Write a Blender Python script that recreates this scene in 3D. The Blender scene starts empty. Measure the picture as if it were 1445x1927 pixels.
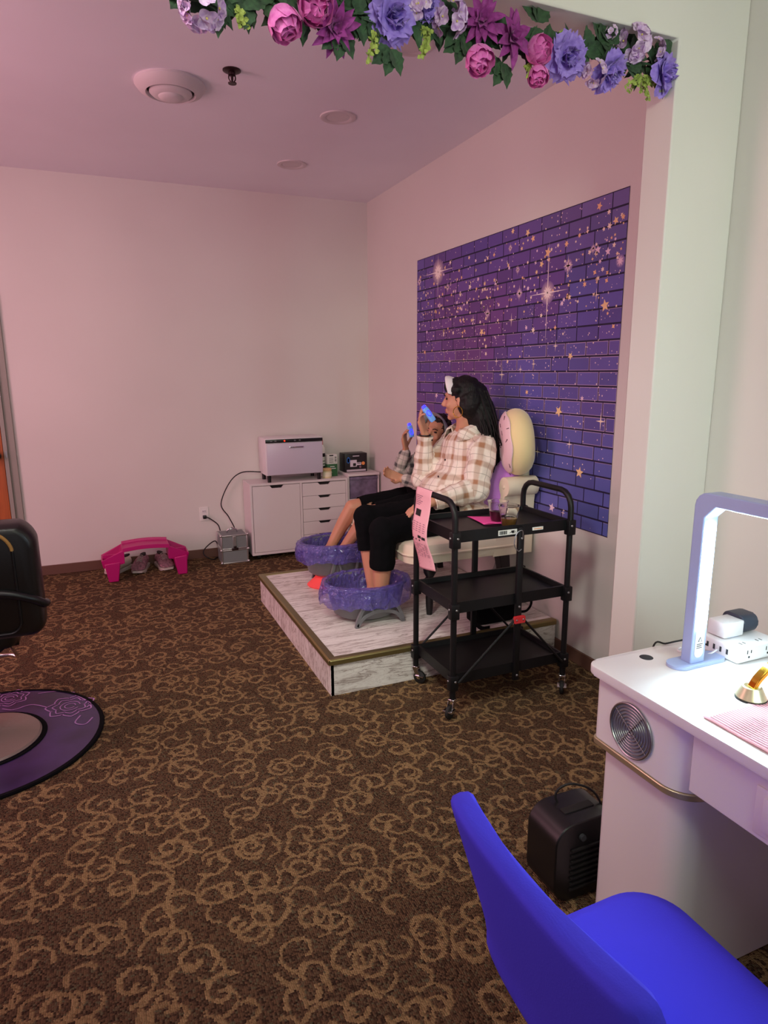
import bpy, bmesh, math, random
from mathutils import Vector, Matrix, noise
PI = math.pi
V = Vector
random.seed(7)
SC = bpy.context.scene
COL = SC.collection
W_, H_ = 1445, 1927

# ------------------------------------------------------------------ camera
F_PX, YAW, PITCH, ROLL = 1245.0, math.radians(23.1), math.radians(11.9), math.radians(-0.34)
CAM = V((0, 0, 1.5))
fwd = V((math.sin(YAW) * math.cos(PITCH), math.cos(YAW) * math.cos(PITCH), -math.sin(PITCH)))
rgt0 = V((math.cos(YAW), -math.sin(YAW), 0))
up0 = rgt0.cross(fwd)
rgt = rgt0 * math.cos(ROLL) + up0 * math.sin(ROLL)
upv = -rgt0 * math.sin(ROLL) + up0 * math.cos(ROLL)
cam_d = bpy.data.cameras.new('camera')
cam = bpy.data.objects.new('camera', cam_d)
COL.objects.link(cam)
m = Matrix((rgt, upv, -fwd)).transposed().to_4x4()
m.translation = CAM
cam.matrix_world = m
cam_d.sensor_fit = 'HORIZONTAL'
cam_d.sensor_width = 36.0
cam_d.lens = F_PX / W_ * 36.0
cam_d.clip_start = 0.02
SC.camera = cam


def at(px, py, **k):
    """where the sight line through a spot of the photograph meets the plane x=, y= or z="""
    d = rgt * ((px - W_ / 2) / F_PX) - upv * ((py - H_ / 2) / F_PX) + fwd
    ax, v = list(k.items())[0]
    i = 'xyz'.index(ax)
    return CAM + d * ((v - CAM[i]) / d[i])


# ------------------------------------------------------------------ light and exposure
SC.view_settings.view_transform = 'Standard'
SC.view_settings.look = 'None'
SC.view_settings.gamma = 1.0
SC.view_settings.use_curve_mapping = False
SC.view_settings.exposure = 0.15
world = bpy.data.worlds.new('room_ambient')
SC.world = world
world.use_nodes = True
wb = world.node_tree.nodes['Background']
wb.inputs[0].default_value = (0.90, 0.84, 1.0, 1)
wb.inputs[1].default_value = 0.27


def area(name, loc, target, size, size_y, power, color, spread=180):
    l = bpy.data.lights.new(name, 'AREA')
    l.shape = 'RECTANGLE'
    l.size, l.size_y, l.energy, l.color = size, size_y, power, color
    l.spread = math.radians(spread)
    o = bpy.data.objects.new(name, l)
    COL.objects.link(o)
    o.location = loc
    o.rotation_euler = (V(target) - V(loc)).to_track_quat('-Z', 'Y').to_euler()
    return o


area('pink_strip_light', (-2.35, 3.3, 1.3), (2.2, 4.5, 1.9), 1.2, 1.8, 38, (1.0, 0.48, 0.58))
area('pink_top_fill', (-1.15, 3.0, 2.8), (0.9, 3.7, 0.0), 0.9, 0.9, 25, (1.0, 0.56, 0.62))  # added fill from above to brighten the platform top and carpet
area('partition_fill', (0.5, -1.4, 2.45), (1.65, 1.95, 1.85), 0.8, 0.8, 9.5, (0.86, 1.0, 0.74), 78)  # unseen source added to brighten the partition, beam narrowed off the chair
area('platform_fill', (-0.3, 1.1, 2.78), (1.35, 2.8, 0.1), 0.5, 0.5, 9, (1.0, 0.98, 0.88), 74)  # added narrow fill aimed at the platform front
area('back_wall_fill', (-1.5, 0.0, 1.7), (1.2, 5.4, 1.4), 1.0, 1.2, 8, (1.0, 0.64, 0.66))  # unseen pinkish fill aimed at the back wall

# ------------------------------------------------------------------ materials


def lin(c):
    r = []
    for x in c[:3]:
        x /= 255.0
        r.append(x / 12.92 if x <= 0.04045 else ((x + 0.055) / 1.055) ** 2.4)
    return tuple(r) + (1.0,)


class NT:
    def __init__(s, name):
        s.m = bpy.data.materials.new(name)
        s.m.use_nodes = True
        s.t = s.m.node_tree
        s.b = s.t.nodes['Principled BSDF']
        s.out = s.t.nodes['Material Output']

    def n(s, typ, **kw):
        nd = s.t.nodes.new(typ)
        for k, v in kw.items():
            setattr(nd, k, v)
        return nd

    def l(s, a, b):
        s.t.links.new(a, b)

    def val(s, sock, v):
        if hasattr(v, 'is_linked') or isinstance(v, bpy.types.NodeSocket):
            s.l(v, sock)
        else:
            sock.default_value = v

    def math(s, op, a, b=0.0, c=None, clamp=False):
        nd = s.n('ShaderNodeMath', operation=op)
        nd.use_clamp = clamp
        s.val(nd.inputs[0], a)
        s.val(nd.inputs[1], b)
        if c is not None:
            s.val(nd.inputs[2], c)
        return nd.outputs[0]

    def vmath(s, op, a, b=None, sc=None):
        nd = s.n('ShaderNodeVectorMath', operation=op)
        s.val(nd.inputs[0], a)
        if b is not None:
            s.val(nd.inputs[1], b)
        if sc is not None:
            s.val(nd.inputs['Scale'], sc)
        return nd

    def mix(s, f, a, b, typ='MIX'):
        nd = s.n('ShaderNodeMix', data_type='RGBA', blend_type=typ)
        s.val(nd.inputs[0], f)
        s.val(nd.inputs[6], a)
        s.val(nd.inputs[7], b)
        return nd.outputs[2]

    def noise(s, vec, scale, detail=3, rough=0.5, dim='3D', dist=0.0):
        nd = s.n('ShaderNodeTexNoise', noise_dimensions=dim)
        if vec is not None:
            s.l(vec, nd.inputs['Vector'])
        nd.inputs['Scale'].default_value = scale
        nd.inputs['Detail'].default_value = detail
        nd.inputs['Roughness'].default_value = rough
        nd.inputs['Distortion'].default_value = dist
        return nd

    def ramp(s, f, *stops):
        nd = s.n('ShaderNodeValToRGB')
        e = nd.color_ramp.elements
        while len(e) < len(stops):
            e.new(0.5)
        for i, (p, c) in enumerate(stops):
            e[i].position = p
            e[i].color = c if len(c) == 4 else tuple(c) + (1,)
        s.l(f, nd.inputs[0])
        return nd.outputs[0]

    def bump(s, h, strength=0.3, dist=0.002):
        nd = s.n('ShaderNodeBump')
        nd.inputs['Strength'].default_value = strength
        nd.inputs['Distance'].default_value = dist
        s.l(h, nd.inputs['Height'])
        s.l(nd.outputs[0], s.b.inputs['Normal'])

    def obj(s):
        return s.n('ShaderNodeTexCoord').outputs['Object']

    def pos(s):
        return s.n('ShaderNodeNewGeometry').outputs['Position']


def mat(name, c, rough=0.5, metal=0.0, bump=0.0, bscale=200, var=0.0, vscale=8, spec=None, sheen=0.0, coat=0.0, sss=0.0, emit=None, estr=0.0):
    t = NT(name)
    t.b.inputs['Base Color'].default_value = lin(c)
    t.b.inputs['Roughness'].default_value = rough
    t.b.inputs['Metallic'].default_value = metal
    if spec is not None:
        t.b.inputs['Specular IOR Level'].default_value = spec
    if sheen:
        t.b.inputs['Sheen Weight'].default_value = sheen
    if coat:
        t.b.inputs['Coat Weight'].default_value = coat
        t.b.inputs['Coat Roughness'].default_value = 0.1
    if sss:
        t.b.inputs['Subsurface Weight'].default_value = sss
        t.b.inputs['Subsurface Radius'].default_value = (0.012, 0.005, 0.003)
    if emit:
        t.b.inputs['Emission Color'].default_value = lin(emit)
        t.b.inputs['Emission Strength'].default_value = estr
    v = None
    if var or bump:
        v = t.obj()
    if var:
        nz = t.noise(v, vscale, 4)
        a = lin([x * (1 - var) for x in c])
        b = lin([min(255, x * (1 + var)) for x in c])
        t.l(t.ramp(nz.outputs['Fac'], (0.3, a), (0.7, b)), t.b.inputs['Base Color'])
    if bump:
        t.bump(t.noise(v, bscale, 3).outputs['Fac'], bump, 0.002)
    return t.m


def glass(name, c, rough=0.05, ior=1.3, alpha=None):
    t = NT(name)
    t.b.inputs['Base Color'].default_value = lin(c)
    t.b.inputs['Roughness'].default_value = rough
    t.b.inputs['Transmission Weight'].default_value = 1.0
    t.b.inputs['IOR'].default_value = ior
    if alpha is not None:
        t.b.inputs['Alpha'].default_value = alpha
    return t.m


def wall_mat(name, c):
    t = NT(name)
    p = t.pos()
    n1 = t.noise(p, 1.3, 2)
    t.l(t.ramp(n1.outputs['Fac'], (0.3, lin([x * 0.975 for x in c])), (0.7, lin(c))), t.b.inputs['Base Color'])
    t.b.inputs['Roughness'].default_value = 0.75
    t.bump(t.noise(p, 160, 3, 0.6).outputs['Fac'], 0.12, 0.0012)
    return t.m


def carpet_mat():
    t = NT('patterned_loop_carpet')
    p = t.pos()
    sep0 = t.n('ShaderNodeMapping')
    sep0.inputs['Rotation'].default_value = (0, 0, 0.0)
    t.l(p, sep0.inputs['Vector'])
    # woven loops: rows of little oblong cells
    lv = t.n('ShaderNodeTexVoronoi', voronoi_dimensions='2D', feature='F1')
    lv.inputs['Scale'].default_value = 185
    lv.inputs['Randomness'].default_value = 0.55
    t.l(sep0.outputs[0], lv.inputs['Vector'])
    snap = lv.outputs['Position']
    fuzz = t.noise(snap, 38, 2, dim='2D')
    q = t.vmath('ADD', snap, t.vmath('SCALE', t.vmath('SUBTRACT', fuzz.outputs['Color'], (0.5, 0.5, 0.5)).outputs[0], sc=0.018).outputs[0]).outputs[0]

    def scroll(off, scale, r0, growth, turns, wid):
        """one curl per cell: an arm that winds outward from r0 and then stops"""
        a = t.vmath('ADD', q, off).outputs[0]
        vo = t.n('ShaderNodeTexVoronoi', voronoi_dimensions='2D', feature='F1')
        vo.inputs['Scale'].default_value = scale
        vo.inputs['Randomness'].default_value = 0.7
        t.l(a, vo.inputs['Vector'])
        d = t.vmath('SUBTRACT', a, vo.outputs['Position']).outputs[0]
        sx = t.n('ShaderNodeSeparateXYZ')
        t.l(d, sx.inputs[0])
        cs = t.n('ShaderNodeSeparateColor')
        t.l(vo.outputs['Color'], cs.inputs[0])
        mir = t.math('SUBTRACT', t.math('MULTIPLY', t.math('GREATER_THAN', cs.outputs[1], 0.5), 2.0), 1.0)
        y = t.math('MULTIPLY', sx.outputs[1], mir)
        th = t.math('DIVIDE', t.math('ARCTAN2', y, sx.outputs[0]), 2 * PI)
        th = t.math('FRACT', t.math('ADD', th, cs.outputs[0]))
        r = t.math('SQRT', t.math('ADD', t.math('MULTIPLY', sx.outputs[0], sx.outputs[0]), t.math('MULTIPLY', y, y)))
        out = None
        for k in (0, 1):
            tk = t.math('ADD', th, float(k))
            rad = t.math('ADD', r0, t.math('MULTIPLY', t.math('POWER', tk, 1.35), growth))
            lin_ = t.math('LESS_THAN', t.math('ABSOLUTE', t.math('SUBTRACT', r, rad)), wid)
            ok = t.math('LESS_THAN', tk, t.math('ADD', turns, t.math('MULTIPLY', cs.outputs[2], 0.35)))
            v_ = t.math('MULTIPLY', lin_, ok)
            out = v_ if out is None else t.math('MAXIMUM', out, v_)
        return out
    s1 = scroll((0.0, 0.0, 0.0), 6.6, 0.016, 0.042, 0.95, 0.0062)
    s2 = scroll((0.37, 0.81, 0.0), 5.6, 0.022, 0.050, 0.80, 0.0058)
    s3 = scroll((1.63, 0.29, 0.0), 8.5, 0.030, 0.022, 0.42, 0.0056)
    msk = t.math('MAXIMUM', s1, t.math('MAXIMUM', t.math('MULTIPLY', s2, 0.92), t.math('MULTIPLY', s3, 0.85)))
    ls = t.n('ShaderNodeSeparateColor')
    t.l(lv.outputs['Color'], ls.inputs[0])
    base = t.ramp(ls.outputs[0], (0.0, lin((60, 46, 37))), (0.45, lin((99, 79, 61))), (0.8, lin((116, 92, 70))), (1.0, lin((102, 102, 80))))
    tan = t.ramp(ls.outputs[1], (0.0, lin((142, 120, 86))), (1.0, lin((174, 150, 110))))
    big = t.noise(p, 0.9, 2)
    col = t.mix(msk, base, tan)
    col = t.mix(0.35, col, t.ramp(big.outputs['Fac'], (0.3, lin((112, 78, 60))), (0.7, lin((150, 122, 84)))), 'OVERLAY')
    t.l(col, t.b.inputs['Base Color'])
    t.b.inputs['Roughness'].default_value = 0.95
    t.b.inputs['Specular IOR Level'].default_value = 0.1
    t.bump(t.math('SUBTRACT', 1.0, t.math('MULTIPLY', lv.outputs['Distance'], 1.0)), 0.9, 0.006)
    return t.m


def marble_mat(name, mode):
    t = NT(name)
    p = t.obj()
    mp = t.n('ShaderNodeMapping')
    t.l(p, mp.inputs['Vector'])
    if mode == 'top':
        mp.inputs['Scale'].default_value = (1.0, 9.0, 9.0)
    else:
        mp.inputs['Rotation'].default_value = (0.0, math.radians(-40), 0.0) if mode == 'front' else (math.radians(28), 0, 0)
        mp.inputs['Scale'].default_value = (1.6, 5.0, 8.0) if mode == 'front' else (1.6, 8.0, 1.8)
    nz = t.noise(mp.outputs[0], 2.2, 6, 0.62, dist=0.8)
    n2 = t.noise(mp.outputs[0], 7.0, 8, 0.7, dist=0.4)
    ridge = t.math('ABSOLUTE', t.math('SUBTRACT', nz.outputs['Fac'], 0.5))
    r2 = t.math('ABSOLUTE', t.math('SUBTRACT', n2.outputs['Fac'], 0.5))
    c0 = t.ramp(ridge, (0.0, lin((170, 156, 150))), (0.03, lin((232, 227, 224))), (0.2, lin((246, 243, 240))))
    c1 = t.ramp(r2, (0.0, lin((190, 176, 168))), (0.025, lin((246, 243, 240))), (0.3, lin((252, 250, 248))))
    t.l(t.mix(0.6, c0, c1, 'MULTIPLY'), t.b.inputs['Base Color'])
    t.b.inputs['Roughness'].default_value = 0.42
    return t.m


def plaid_mat(name, base, band, line, period):
    t = NT(name)
    a = t.n('ShaderNodeAttribute', attribute_name='cloth')
    wob = t.noise(a.outputs['Vector'], 9, 2)
    q = t.vmath('ADD', a.outputs['Vector'], t.vmath('SCALE', t.vmath('SUBTRACT', wob.outputs['Color'], (0.5, 0.5, 0.5)).outputs[0], sc=0.02).outputs[0]).outputs[0]
    s = t.n('ShaderNodeSeparateXYZ')
    t.l(q, s.inputs[0])

    def bandf(x):
        f = t.math('FRACT', t.math('DIVIDE', x, period))
        d = t.math('ABSOLUTE', t.math('SUBTRACT', f, 0.5))
        big = t.math('SUBTRACT', 1.0, t.math('DIVIDE', t.math('SUBTRACT', d, 0.10, clamp=True), 0.08), clamp=True)
        f2 = t.math('FRACT', t.math('ADD', t.math('DIVIDE', x, period), 0.5))
        d2 = t.math('ABSOLUTE', t.math('SUBTRACT', f2, 0.5))
        thin = t.math('LESS_THAN', d2, 0.018)
        return big, thin
    b1, t1 = bandf(s.outputs[0])
    b2, t2 = bandf(s.outputs[1])
    k = t.math('MULTIPLY', t.math('ADD', b1, b2), 0.5)
    c = t.mix(k, lin(base), lin(band))
    c = t.mix(t.math('MULTIPLY', t.math('MAXIMUM', t1, t2), 0.45), c, lin(line))
    t.l(c, t.b.inputs['Base Color'])
    t.b.inputs['Roughness'].default_value = 0.9
    t.b.inputs['Sheen Weight'].default_value = 0.2
    p = t.obj()
    t.bump(t.noise(p, 14, 4, 0.6).outputs['Fac'], 0.5, 0.02)
    return t.m


def attr_mat(name, rough=0.6, gloss=0.3):
    t = NT(name)
    a = t.n('ShaderNodeVertexColor', layer_name='Col')
    t.l(a.outputs[0], t.b.inputs['Base Color'])
    t.b.inputs['Roughness'].default_value = rough
    t.b.inputs['Specular IOR Level'].default_value = gloss
    return t.m


def hair_mat(name, c):
    t = NT(name)
    p = t.obj()
    mp = t.n('ShaderNodeMapping')
    mp.inputs['Scale'].default_value = (1, 1, 0.12)
    t.l(p, mp.inputs['Vector'])
    nz = t.noise(mp.outputs[0], 170, 3, 0.7)
    t.l(t.ramp(nz.outputs['Fac'], (0.3, lin([x * 0.6 for x in c])), (0.75, lin([min(255, x * 1.7) for x in c]))), t.b.inputs['Base Color'])
    t.b.inputs['Roughness'].default_value = 0.5
    t.b.inputs['Specular IOR Level'].default_value = 0.3
    t.bump(nz.outputs['Fac'], 0.7, 0.006)
    return t.m


def wood_mat(name, c):
    t = NT(name)
    p = t.obj()
    mp = t.n('ShaderNodeMapping')
    mp.inputs['Scale'].default_value = (9, 9, 0.6)
    t.l(p, mp.inputs['Vector'])
    nz = t.noise(mp.outputs[0], 3, 5, 0.6, dist=0.6)
    t.l(t.ramp(nz.outputs['Fac'], (0.25, lin([x * 0.72 for x in c])), (0.7, lin(c))), t.b.inputs['Base Color'])
    t.b.inputs['Roughness'].default_value = 0.4
    return t.m


def petal_mat(name, inner, outer):
    t = NT(name)
    p = t.obj()
    nz = t.noise(p, 60, 3)
    t.l(t.ramp(nz.outputs['Fac'], (0.3, lin(inner)), (0.7, lin(outer))), t.b.inputs['Base Color'])
    t.b.inputs['Roughness'].default_value = 0.7
    t.b.inputs['Sheen Weight'].default_value = 0.15
    t.bump(nz.outputs['Fac'], 0.25, 0.002)
    return t.m


def crinkle_mat(name, c, alpha):
    t = NT(name)
    p = t.obj()
    mp = t.n('ShaderNodeMapping')
    mp.inputs['Scale'].default_value = (1.0, 1.0, 0.45)
    t.l(p, mp.inputs['Vector'])
    nz = t.noise(mp.outputs[0], 30, 2.5, 0.6, dist=1.6)
    ridge = t.math('ABSOLUTE', t.math('SUBTRACT', nz.outputs['Fac'], 0.5))
    t.b.inputs['Base Color'].default_value = lin(c)
    t.b.inputs['Roughness'].default_value = 0.14
    t.b.inputs['Alpha'].default_value = alpha
    t.b.inputs['Specular IOR Level'].default_value = 1.0
    t.b.inputs['Coat Weight'].default_value = 1.0
    t.b.inputs['Coat Roughness'].default_value = 0.06
    t.bump(ridge, 1.0, 0.035)
    return t.m


MW = wall_mat('painted_wall', (224, 220, 214))
MCEIL = wall_mat('painted_ceiling', (240, 236, 244))
MCARPET = carpet_mat()
MBASE = mat('brown_vinyl_base', (104, 72, 60), 0.55)
MDOOR = wood_mat('orange_oak', (188, 100, 48))
MFRAME = mat('grey_metal_frame', (150, 148, 138), 0.5)
MWHITE = mat('white_laminate', (222, 214, 214), 0.45)
MWHITE2 = mat('white_gloss', (226, 222, 224), 0.3)
MSLOT = mat('dark_slot', (20, 15, 16), 0.8)
MBLACKM = mat('black_powder_coat', (15, 15, 18), 0.45, spec=0.35)
MBLACKF = mat('black_jersey', (11, 11, 14), 0.95, bump=0.25, bscale=40, spec=0.12)
MBLACKP = mat('black_plastic', (16, 16, 18), 0.35)
MRUBBER = mat('black_rubber', (15, 15, 15), 0.7)
MCHROME = mat('chrome', (220, 220, 224), 0.12, 1.0)
MSTEEL = mat('brushed_steel', (176, 178, 182), 0.35, 1.0)
MBRASS = mat('brass_trim', (150, 138, 92), 0.38, 0.85)
MGOLD = mat('gold_band', (206, 194, 160), 0.34, 0.8)
MGOLD2 = mat('polished_gold', (236, 190, 70), 0.12, 1.0)
MCREAM = mat('cream_linen', (228, 212, 190), 0.9, bump=0.3, bscale=260)
MLILAC = mat('lilac_plush', (184, 118, 206), 0.95, bump=0.5, bscale=90, sheen=0.4)
MDOUGH = mat('yellow_plush', (238, 214, 160), 0.95, bump=0.5, bscale=90, sheen=0.4)
MICING = mat('pink_plush', (236, 196, 204), 0.95, bump=0.5, bscale=90, sheen=0.4)
MSPRK = mat('dark_stitching', (84, 34, 56), 0.8)
MSKIN = mat('skin', (206, 146, 118), 0.5, sss=0.12, bump=0.1, bscale=120)
MSKIN2 = mat('skin_child', (196, 138, 110), 0.5, sss=0.12)
MLIP = mat('lips', (172, 88, 84), 0.4)
MEYE = mat('dark_eye', (30, 20, 18), 0.25)
MHAIR = hair_mat('black_hair', (13, 10, 11))
MHAIR2 = hair_mat('dark_brown_hair', (34, 24, 22))
MHEADB = mat('white_terry', (236, 230, 232), 0.95, bump=0.6, bscale=220)
MHEADB2 = mat('grey_terry', (186, 184, 190), 0.95, bump=0.6, bscale=220)
MPLAID = plaid_mat('tan_plaid_flannel', (238, 226, 214), (170, 122, 92), (120, 96, 84), 0.105)
MPLAID2 = plaid_mat('grey_plaid_flannel', (196, 184, 176), (60, 58, 62), (40, 38, 42), 0.085)
MGREYP = mat('grey_plastic', (112, 112, 116), 0.45)
MLINER = crinkle_mat('violet_plastic_film', (94, 80, 188), 0.62)
MCORAL = mat('coral_rubber', (255, 84, 84), 0.6)
MPINKP = mat('magenta_plastic', (184, 16, 112), 0.4)
MSHOE = mat('mauve_knit', (150, 104, 118), 0.9, bump=0.6, bscale=150, var=0.25, vscale=60)
MSHOEW = mat('white_knit', (222, 208, 196), 0.85, bump=0.4, bscale=150)
MSOLE = mat('pale_sole', (206, 190, 186), 0.7)
MSALON = mat('black_vinyl', (20, 16, 15), 0.34, bump=0.15, bscale=120)
MPIPE = mat('tan_worn_piping', (168, 128, 68), 0.8)
MBLUEF = mat('violet_blue_fabric', (80, 73, 244), 0.95, bump=0.2, bscale=320, spec=0.2)
MDESK = mat('white_lacquer', (226, 222, 222), 0.28, coat=0.2)
MPAPERPINK = mat('pink_paper', (238, 176, 188), 0.85)
MHOTPINK = mat('hot_pink_napkin', (236, 76, 158), 0.85)
MINK = mat('black_ink', (22, 20, 22), 0.8)
MINKP = mat('faded_ink', (112, 70, 92), 0.9)
MPAPER = mat('white_label', (236, 234, 230), 0.7)
MCUP = glass('clear_plastic', (245, 248, 248), 0.03, 1.25)
MTEA = mat('brown_drink', (120, 84, 40), 0.15)
MBERRY = mat('berry_drink', (84, 22, 44), 0.15)
MWATER = glass('water', (220, 226, 240), 0.02, 1.33)
MRED = mat('red_plastic', (204, 44, 50), 0.4)
MGREENBOX = mat('green_card', (52, 108, 66), 0.6)
MBLACKBOX = mat('black_card', (24, 22, 26), 0.4)
MBLUEI = mat('blue_print', (40, 110, 200), 0.6)
MORANGE = mat('orange_print', (236, 150, 84), 0.6)
MJAR = mat('pale_yellow_jar', (226, 214, 166), 0.4)
MFROST = mat('smoky_plastic_drawer', (108, 98, 122), 0.25, var=0.22, vscale=14)
MALU = mat('aluminium_edge', (206, 206, 206), 0.28, 0.9)
MGREYDOT = mat('grey_textured_panel', (122, 128, 128), 0.6, bump=0.6, bscale=300)
MLAMPW = mat('pale_blue_lamp_shell', (158, 172, 214), 0.35)
MLED = mat('led_diffuser', (255, 255, 255), 0.5, emit=(255, 255, 255), estr=1.0)
_led = MLED.node_tree.nodes['Principled BSDF']
_led.inputs['Emission Color'].default_value = (0.66, 0.94, 1.0, 1)
_led.inputs['Emission Strength'].default_value = 175.0
MLED2 = MLED.copy()
MLED2.name = 'led_bar_diffuser'
MLED2.node_tree.nodes['Principled BSDF'].inputs['Emission Strength'].default_value = 12.0
MREDLED = mat('red_indicator', (255, 40, 30), 0.4, emit=(255, 40, 20), estr=4.0)
MBLUELED = mat('blue_led_glow', (60, 60, 255), 0.3, emit=(50, 46, 255), estr=2.2)
MMIST = mat('pale_blue_plastic', (120, 170, 232), 0.3, emit=(70, 130, 220), estr=0.22)
MVENT = mat('white_metal_vent', (214, 204, 206), 0.5)
MDARKM = mat('dark_bronze', (58, 40, 42), 0.4, 0.7)
MTOWEL = mat('pink_striped_towel', (238, 182, 194), 0.9)
MTOWEL2 = mat('towel_stripe', (168, 104, 122), 0.9)
MLEAF = petal_mat('dark_green_leaf', (28, 52, 32), (54, 88, 54))
MLEAF2 = petal_mat('lime_leaf', (118, 138, 50), (176, 190, 92))
MPEONY = petal_mat('pink_petal', (222, 92, 186), (244, 140, 214))
MROSE = petal_mat('lavender_petal', (138, 106, 206), (174, 146, 232))
MDAHLIA = petal_mat('plum_petal', (128, 36, 116), (164, 58, 152))
MHYD = petal_mat('lilac_petal', (176, 128, 196), (236, 212, 236))
MCENTRE = mat('yellow_flower_centre', (220, 206, 120), 0.8)
MPURPLEMAT = mat('purple_vinyl', (56, 40, 84), 0.32, var=0.25, vscale=5)
MPURPLELINE = mat('lilac_print', (176, 128, 190), 0.5)
MBASEDISC = mat('worn_grey_metal', (152, 134, 126), 0.45, 0.35, bump=0.3, bscale=150)
MHOSE = mat('black_cord', (16, 16, 16), 0.6)
MGRILLE = mat('dark_recess', (44, 46, 50), 0.7)

# ------------------------------------------------------------------ mesh helpers


class MB:
    """collects shapes; build() links them as ONE mesh object"""

    def __init__(s):
        s.bm = bmesh.new()
        s.mi = 0

    def _set(s, verts, mtx=None):
        if mtx is not None:
            bmesh.ops.transform(s.bm, matrix=mtx, verts=verts)
        fs = set()
        for v in verts:
            for f in v.link_faces:
                fs.add(f)
        for f in fs:
            f.material_index = s.mi
        return verts

    def box(s, x0, x1, y0, y1, z0, z1, bev=0.0, seg=2, mtx=None):
        vs = [s.bm.verts.new(c) for c in ((x0, y0, z0), (x1, y0, z0), (x1, y1, z0), (x0, y1, z0), (x0, y0, z1), (x1, y0, z1), (x1, y1, z1), (x0, y1, z1))]
        fs = [s.bm.faces.new([vs[i] for i in q]) for q in ((3, 2, 1, 0), (4, 5, 6, 7), (0, 1, 5, 4), (1, 2, 6, 5), (2, 3, 7, 6), (3, 0, 4, 7))]
        for f in fs:
            f.material_index = s.mi
        if bev > 0:
            es = list({e for f in fs for e in f.edges})
            r = bmesh.ops.bevel(s.bm, geom=es, offset=bev, segments=seg, profile=0.5, affect='EDGES')
            vs = list({v for f in r['faces'] for v in f.verts} | {v for v in vs if v.is_valid})
            for v in list(vs):
                for f in v.link_faces:
                    f.material_index = s.mi
                    for w in f.verts:
                        if w not in vs:
                            vs.append(w)
        if mtx is not None:
            bmesh.ops.transform(s.bm, matrix=mtx, verts=vs)
        return vs

    def rings(s, rings, close0=True, close1=True, loop=True):
        """skin a list of rings of points"""
        R = [[s.bm.verts.new(p) for p in r] for r in rings]
        n = len(R[0])
        for a, b in zip(R, R[1:]):
            for i in range(n if loop else n - 1):
                j = (i + 1) % n
                try:
                    f = s.bm.faces.new((a[i], a[j], b[j], b[i]))
                    f.material_index = s.mi
                except ValueError:
                    pass
        if close0 and loop:
            s.bm.faces.new(R[0][::-1]).material_index = s.mi
        if close1 and loop:
            s.bm.faces.new(R[-1]).material_index = s.mi
        return R

    def tube(s, pts, r, n=10, caps=True, closed=False):
        pts = [V(p) for p in pts]
        rs = r if isinstance(r, (list, tuple)) else [r] * len(pts)
        out = []
        up = None
        N = len(pts)
        for i, p in enumerate(pts):
            if closed:
                d = (pts[(i + 1) % N] - pts[i - 1])
            else:
                d = (pts[min(i + 1, N - 1)] - pts[max(i - 1, 0)])
            d.normalize()
            if up is None:
                up = V((0, 0, 1)) if abs(d.z) < 0.9 else V((0, 1, 0))
            sd = d.cross(up)
            sd.normalize()
            up = sd.cross(d)
            up.normalize()
            out.append([p + (sd * math.cos(2 * PI * k / n) + up * math.sin(2 * PI * k / n)) * rs[i] for k in range(n)])
        if closed:
            out.append(out[0])
            s.rings(out, False, False)
            bmesh.ops.remove_doubles(s.bm, verts=s.bm.verts, dist=1e-6)
        else:
            s.rings(out, caps, caps)

    def cyl(s, p0, p1, r0, r1=None, n=20):
        s.tube([p0, p1], [r0, r1 if r1 is not None else r0], n)

    def lathe(s, prof, c=(0, 0, 0), n=28, sx=1.0, sy=1.0, axis='z', close=True):
        rr = []
        for r, z in prof:
            ring = []
            for k in range(n):
                a = 2 * PI * k / n
                p = V((max(r, 1e-5) * math.cos(a) * sx, max(r, 1e-5) * math.sin(a) * sy, z))
                if axis == 'x':
                    p = V((p.z, p.x, p.y))
                elif axis == 'y':
                    p = V((p.x, p.z, p.y))
                ring.append(V(c) + p)
            rr.append(ring)
        s.rings(rr, close, close)

    def prism(s, poly, h0, h1, axis='z', bev=0.0):
        def pt(a, b, h):
            return {'z': V((a, b, h)), 'y': V((a, h, b)), 'x': V((h, a, b))}[axis]
        lo = [s.bm.verts.new(pt(a, b, h0)) for a, b in poly]
        hi = [s.bm.verts.new(pt(a, b, h1)) for a, b in poly]
        n = len(poly)
        fs = []
        for i in range(n):
            j = (i + 1) % n
            fs.append(s.bm.faces.new((lo[i], lo[j], hi[j], hi[i])))
        fs.append(s.bm.faces.new(lo[::-1]))
        fs.append(s.bm.faces.new(hi))
        for f in fs:
            f.material_index = s.mi
        if bev:
            es = list(set(fs[-1].edges) | set(fs[-2].edges))
            bmesh.ops.bevel(s.bm, geom=es, offset=bev, segments=2, profile=0.5, affect='EDGES')
        return lo + hi

    def poly(s, pts):
        f = s.bm.faces.new([s.bm.verts.new(p) for p in pts])
        f.material_index = s.mi
        return f

    def sphere(s, c, r, sub=2, scale=(1, 1, 1), rot=None):
        res = bmesh.ops.create_icosphere(s.bm, subdivisions=sub, radius=1.0)
        mt = Matrix.Translation(V(c)) @ (rot.to_4x4() if rot is not None else Matrix.Identity(4)) @ Matrix.Diagonal((r * scale[0], r * scale[1], r * scale[2], 1))
        s._set(res['verts'], mt)
        return res['verts']

    def grid(s, fn, nu, nv, thick=0.0):
        P = [[V(fn(i / nu, j / nv)) for j in range(nv + 1)] for i in range(nu + 1)]
        vs = [[s.bm.verts.new(p) for p in r] for r in P]
        for i in range(nu):
            for j in range(nv):
                f = s.bm.faces.new((vs[i][j], vs[i + 1][j], vs[i + 1][j + 1], vs[i][j + 1]))
                f.material_index = s.mi
        return vs

    def xform(s, mtx):
        bmesh.ops.transform(s.bm, matrix=mtx, verts=s.bm.verts)
        return s

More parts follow.
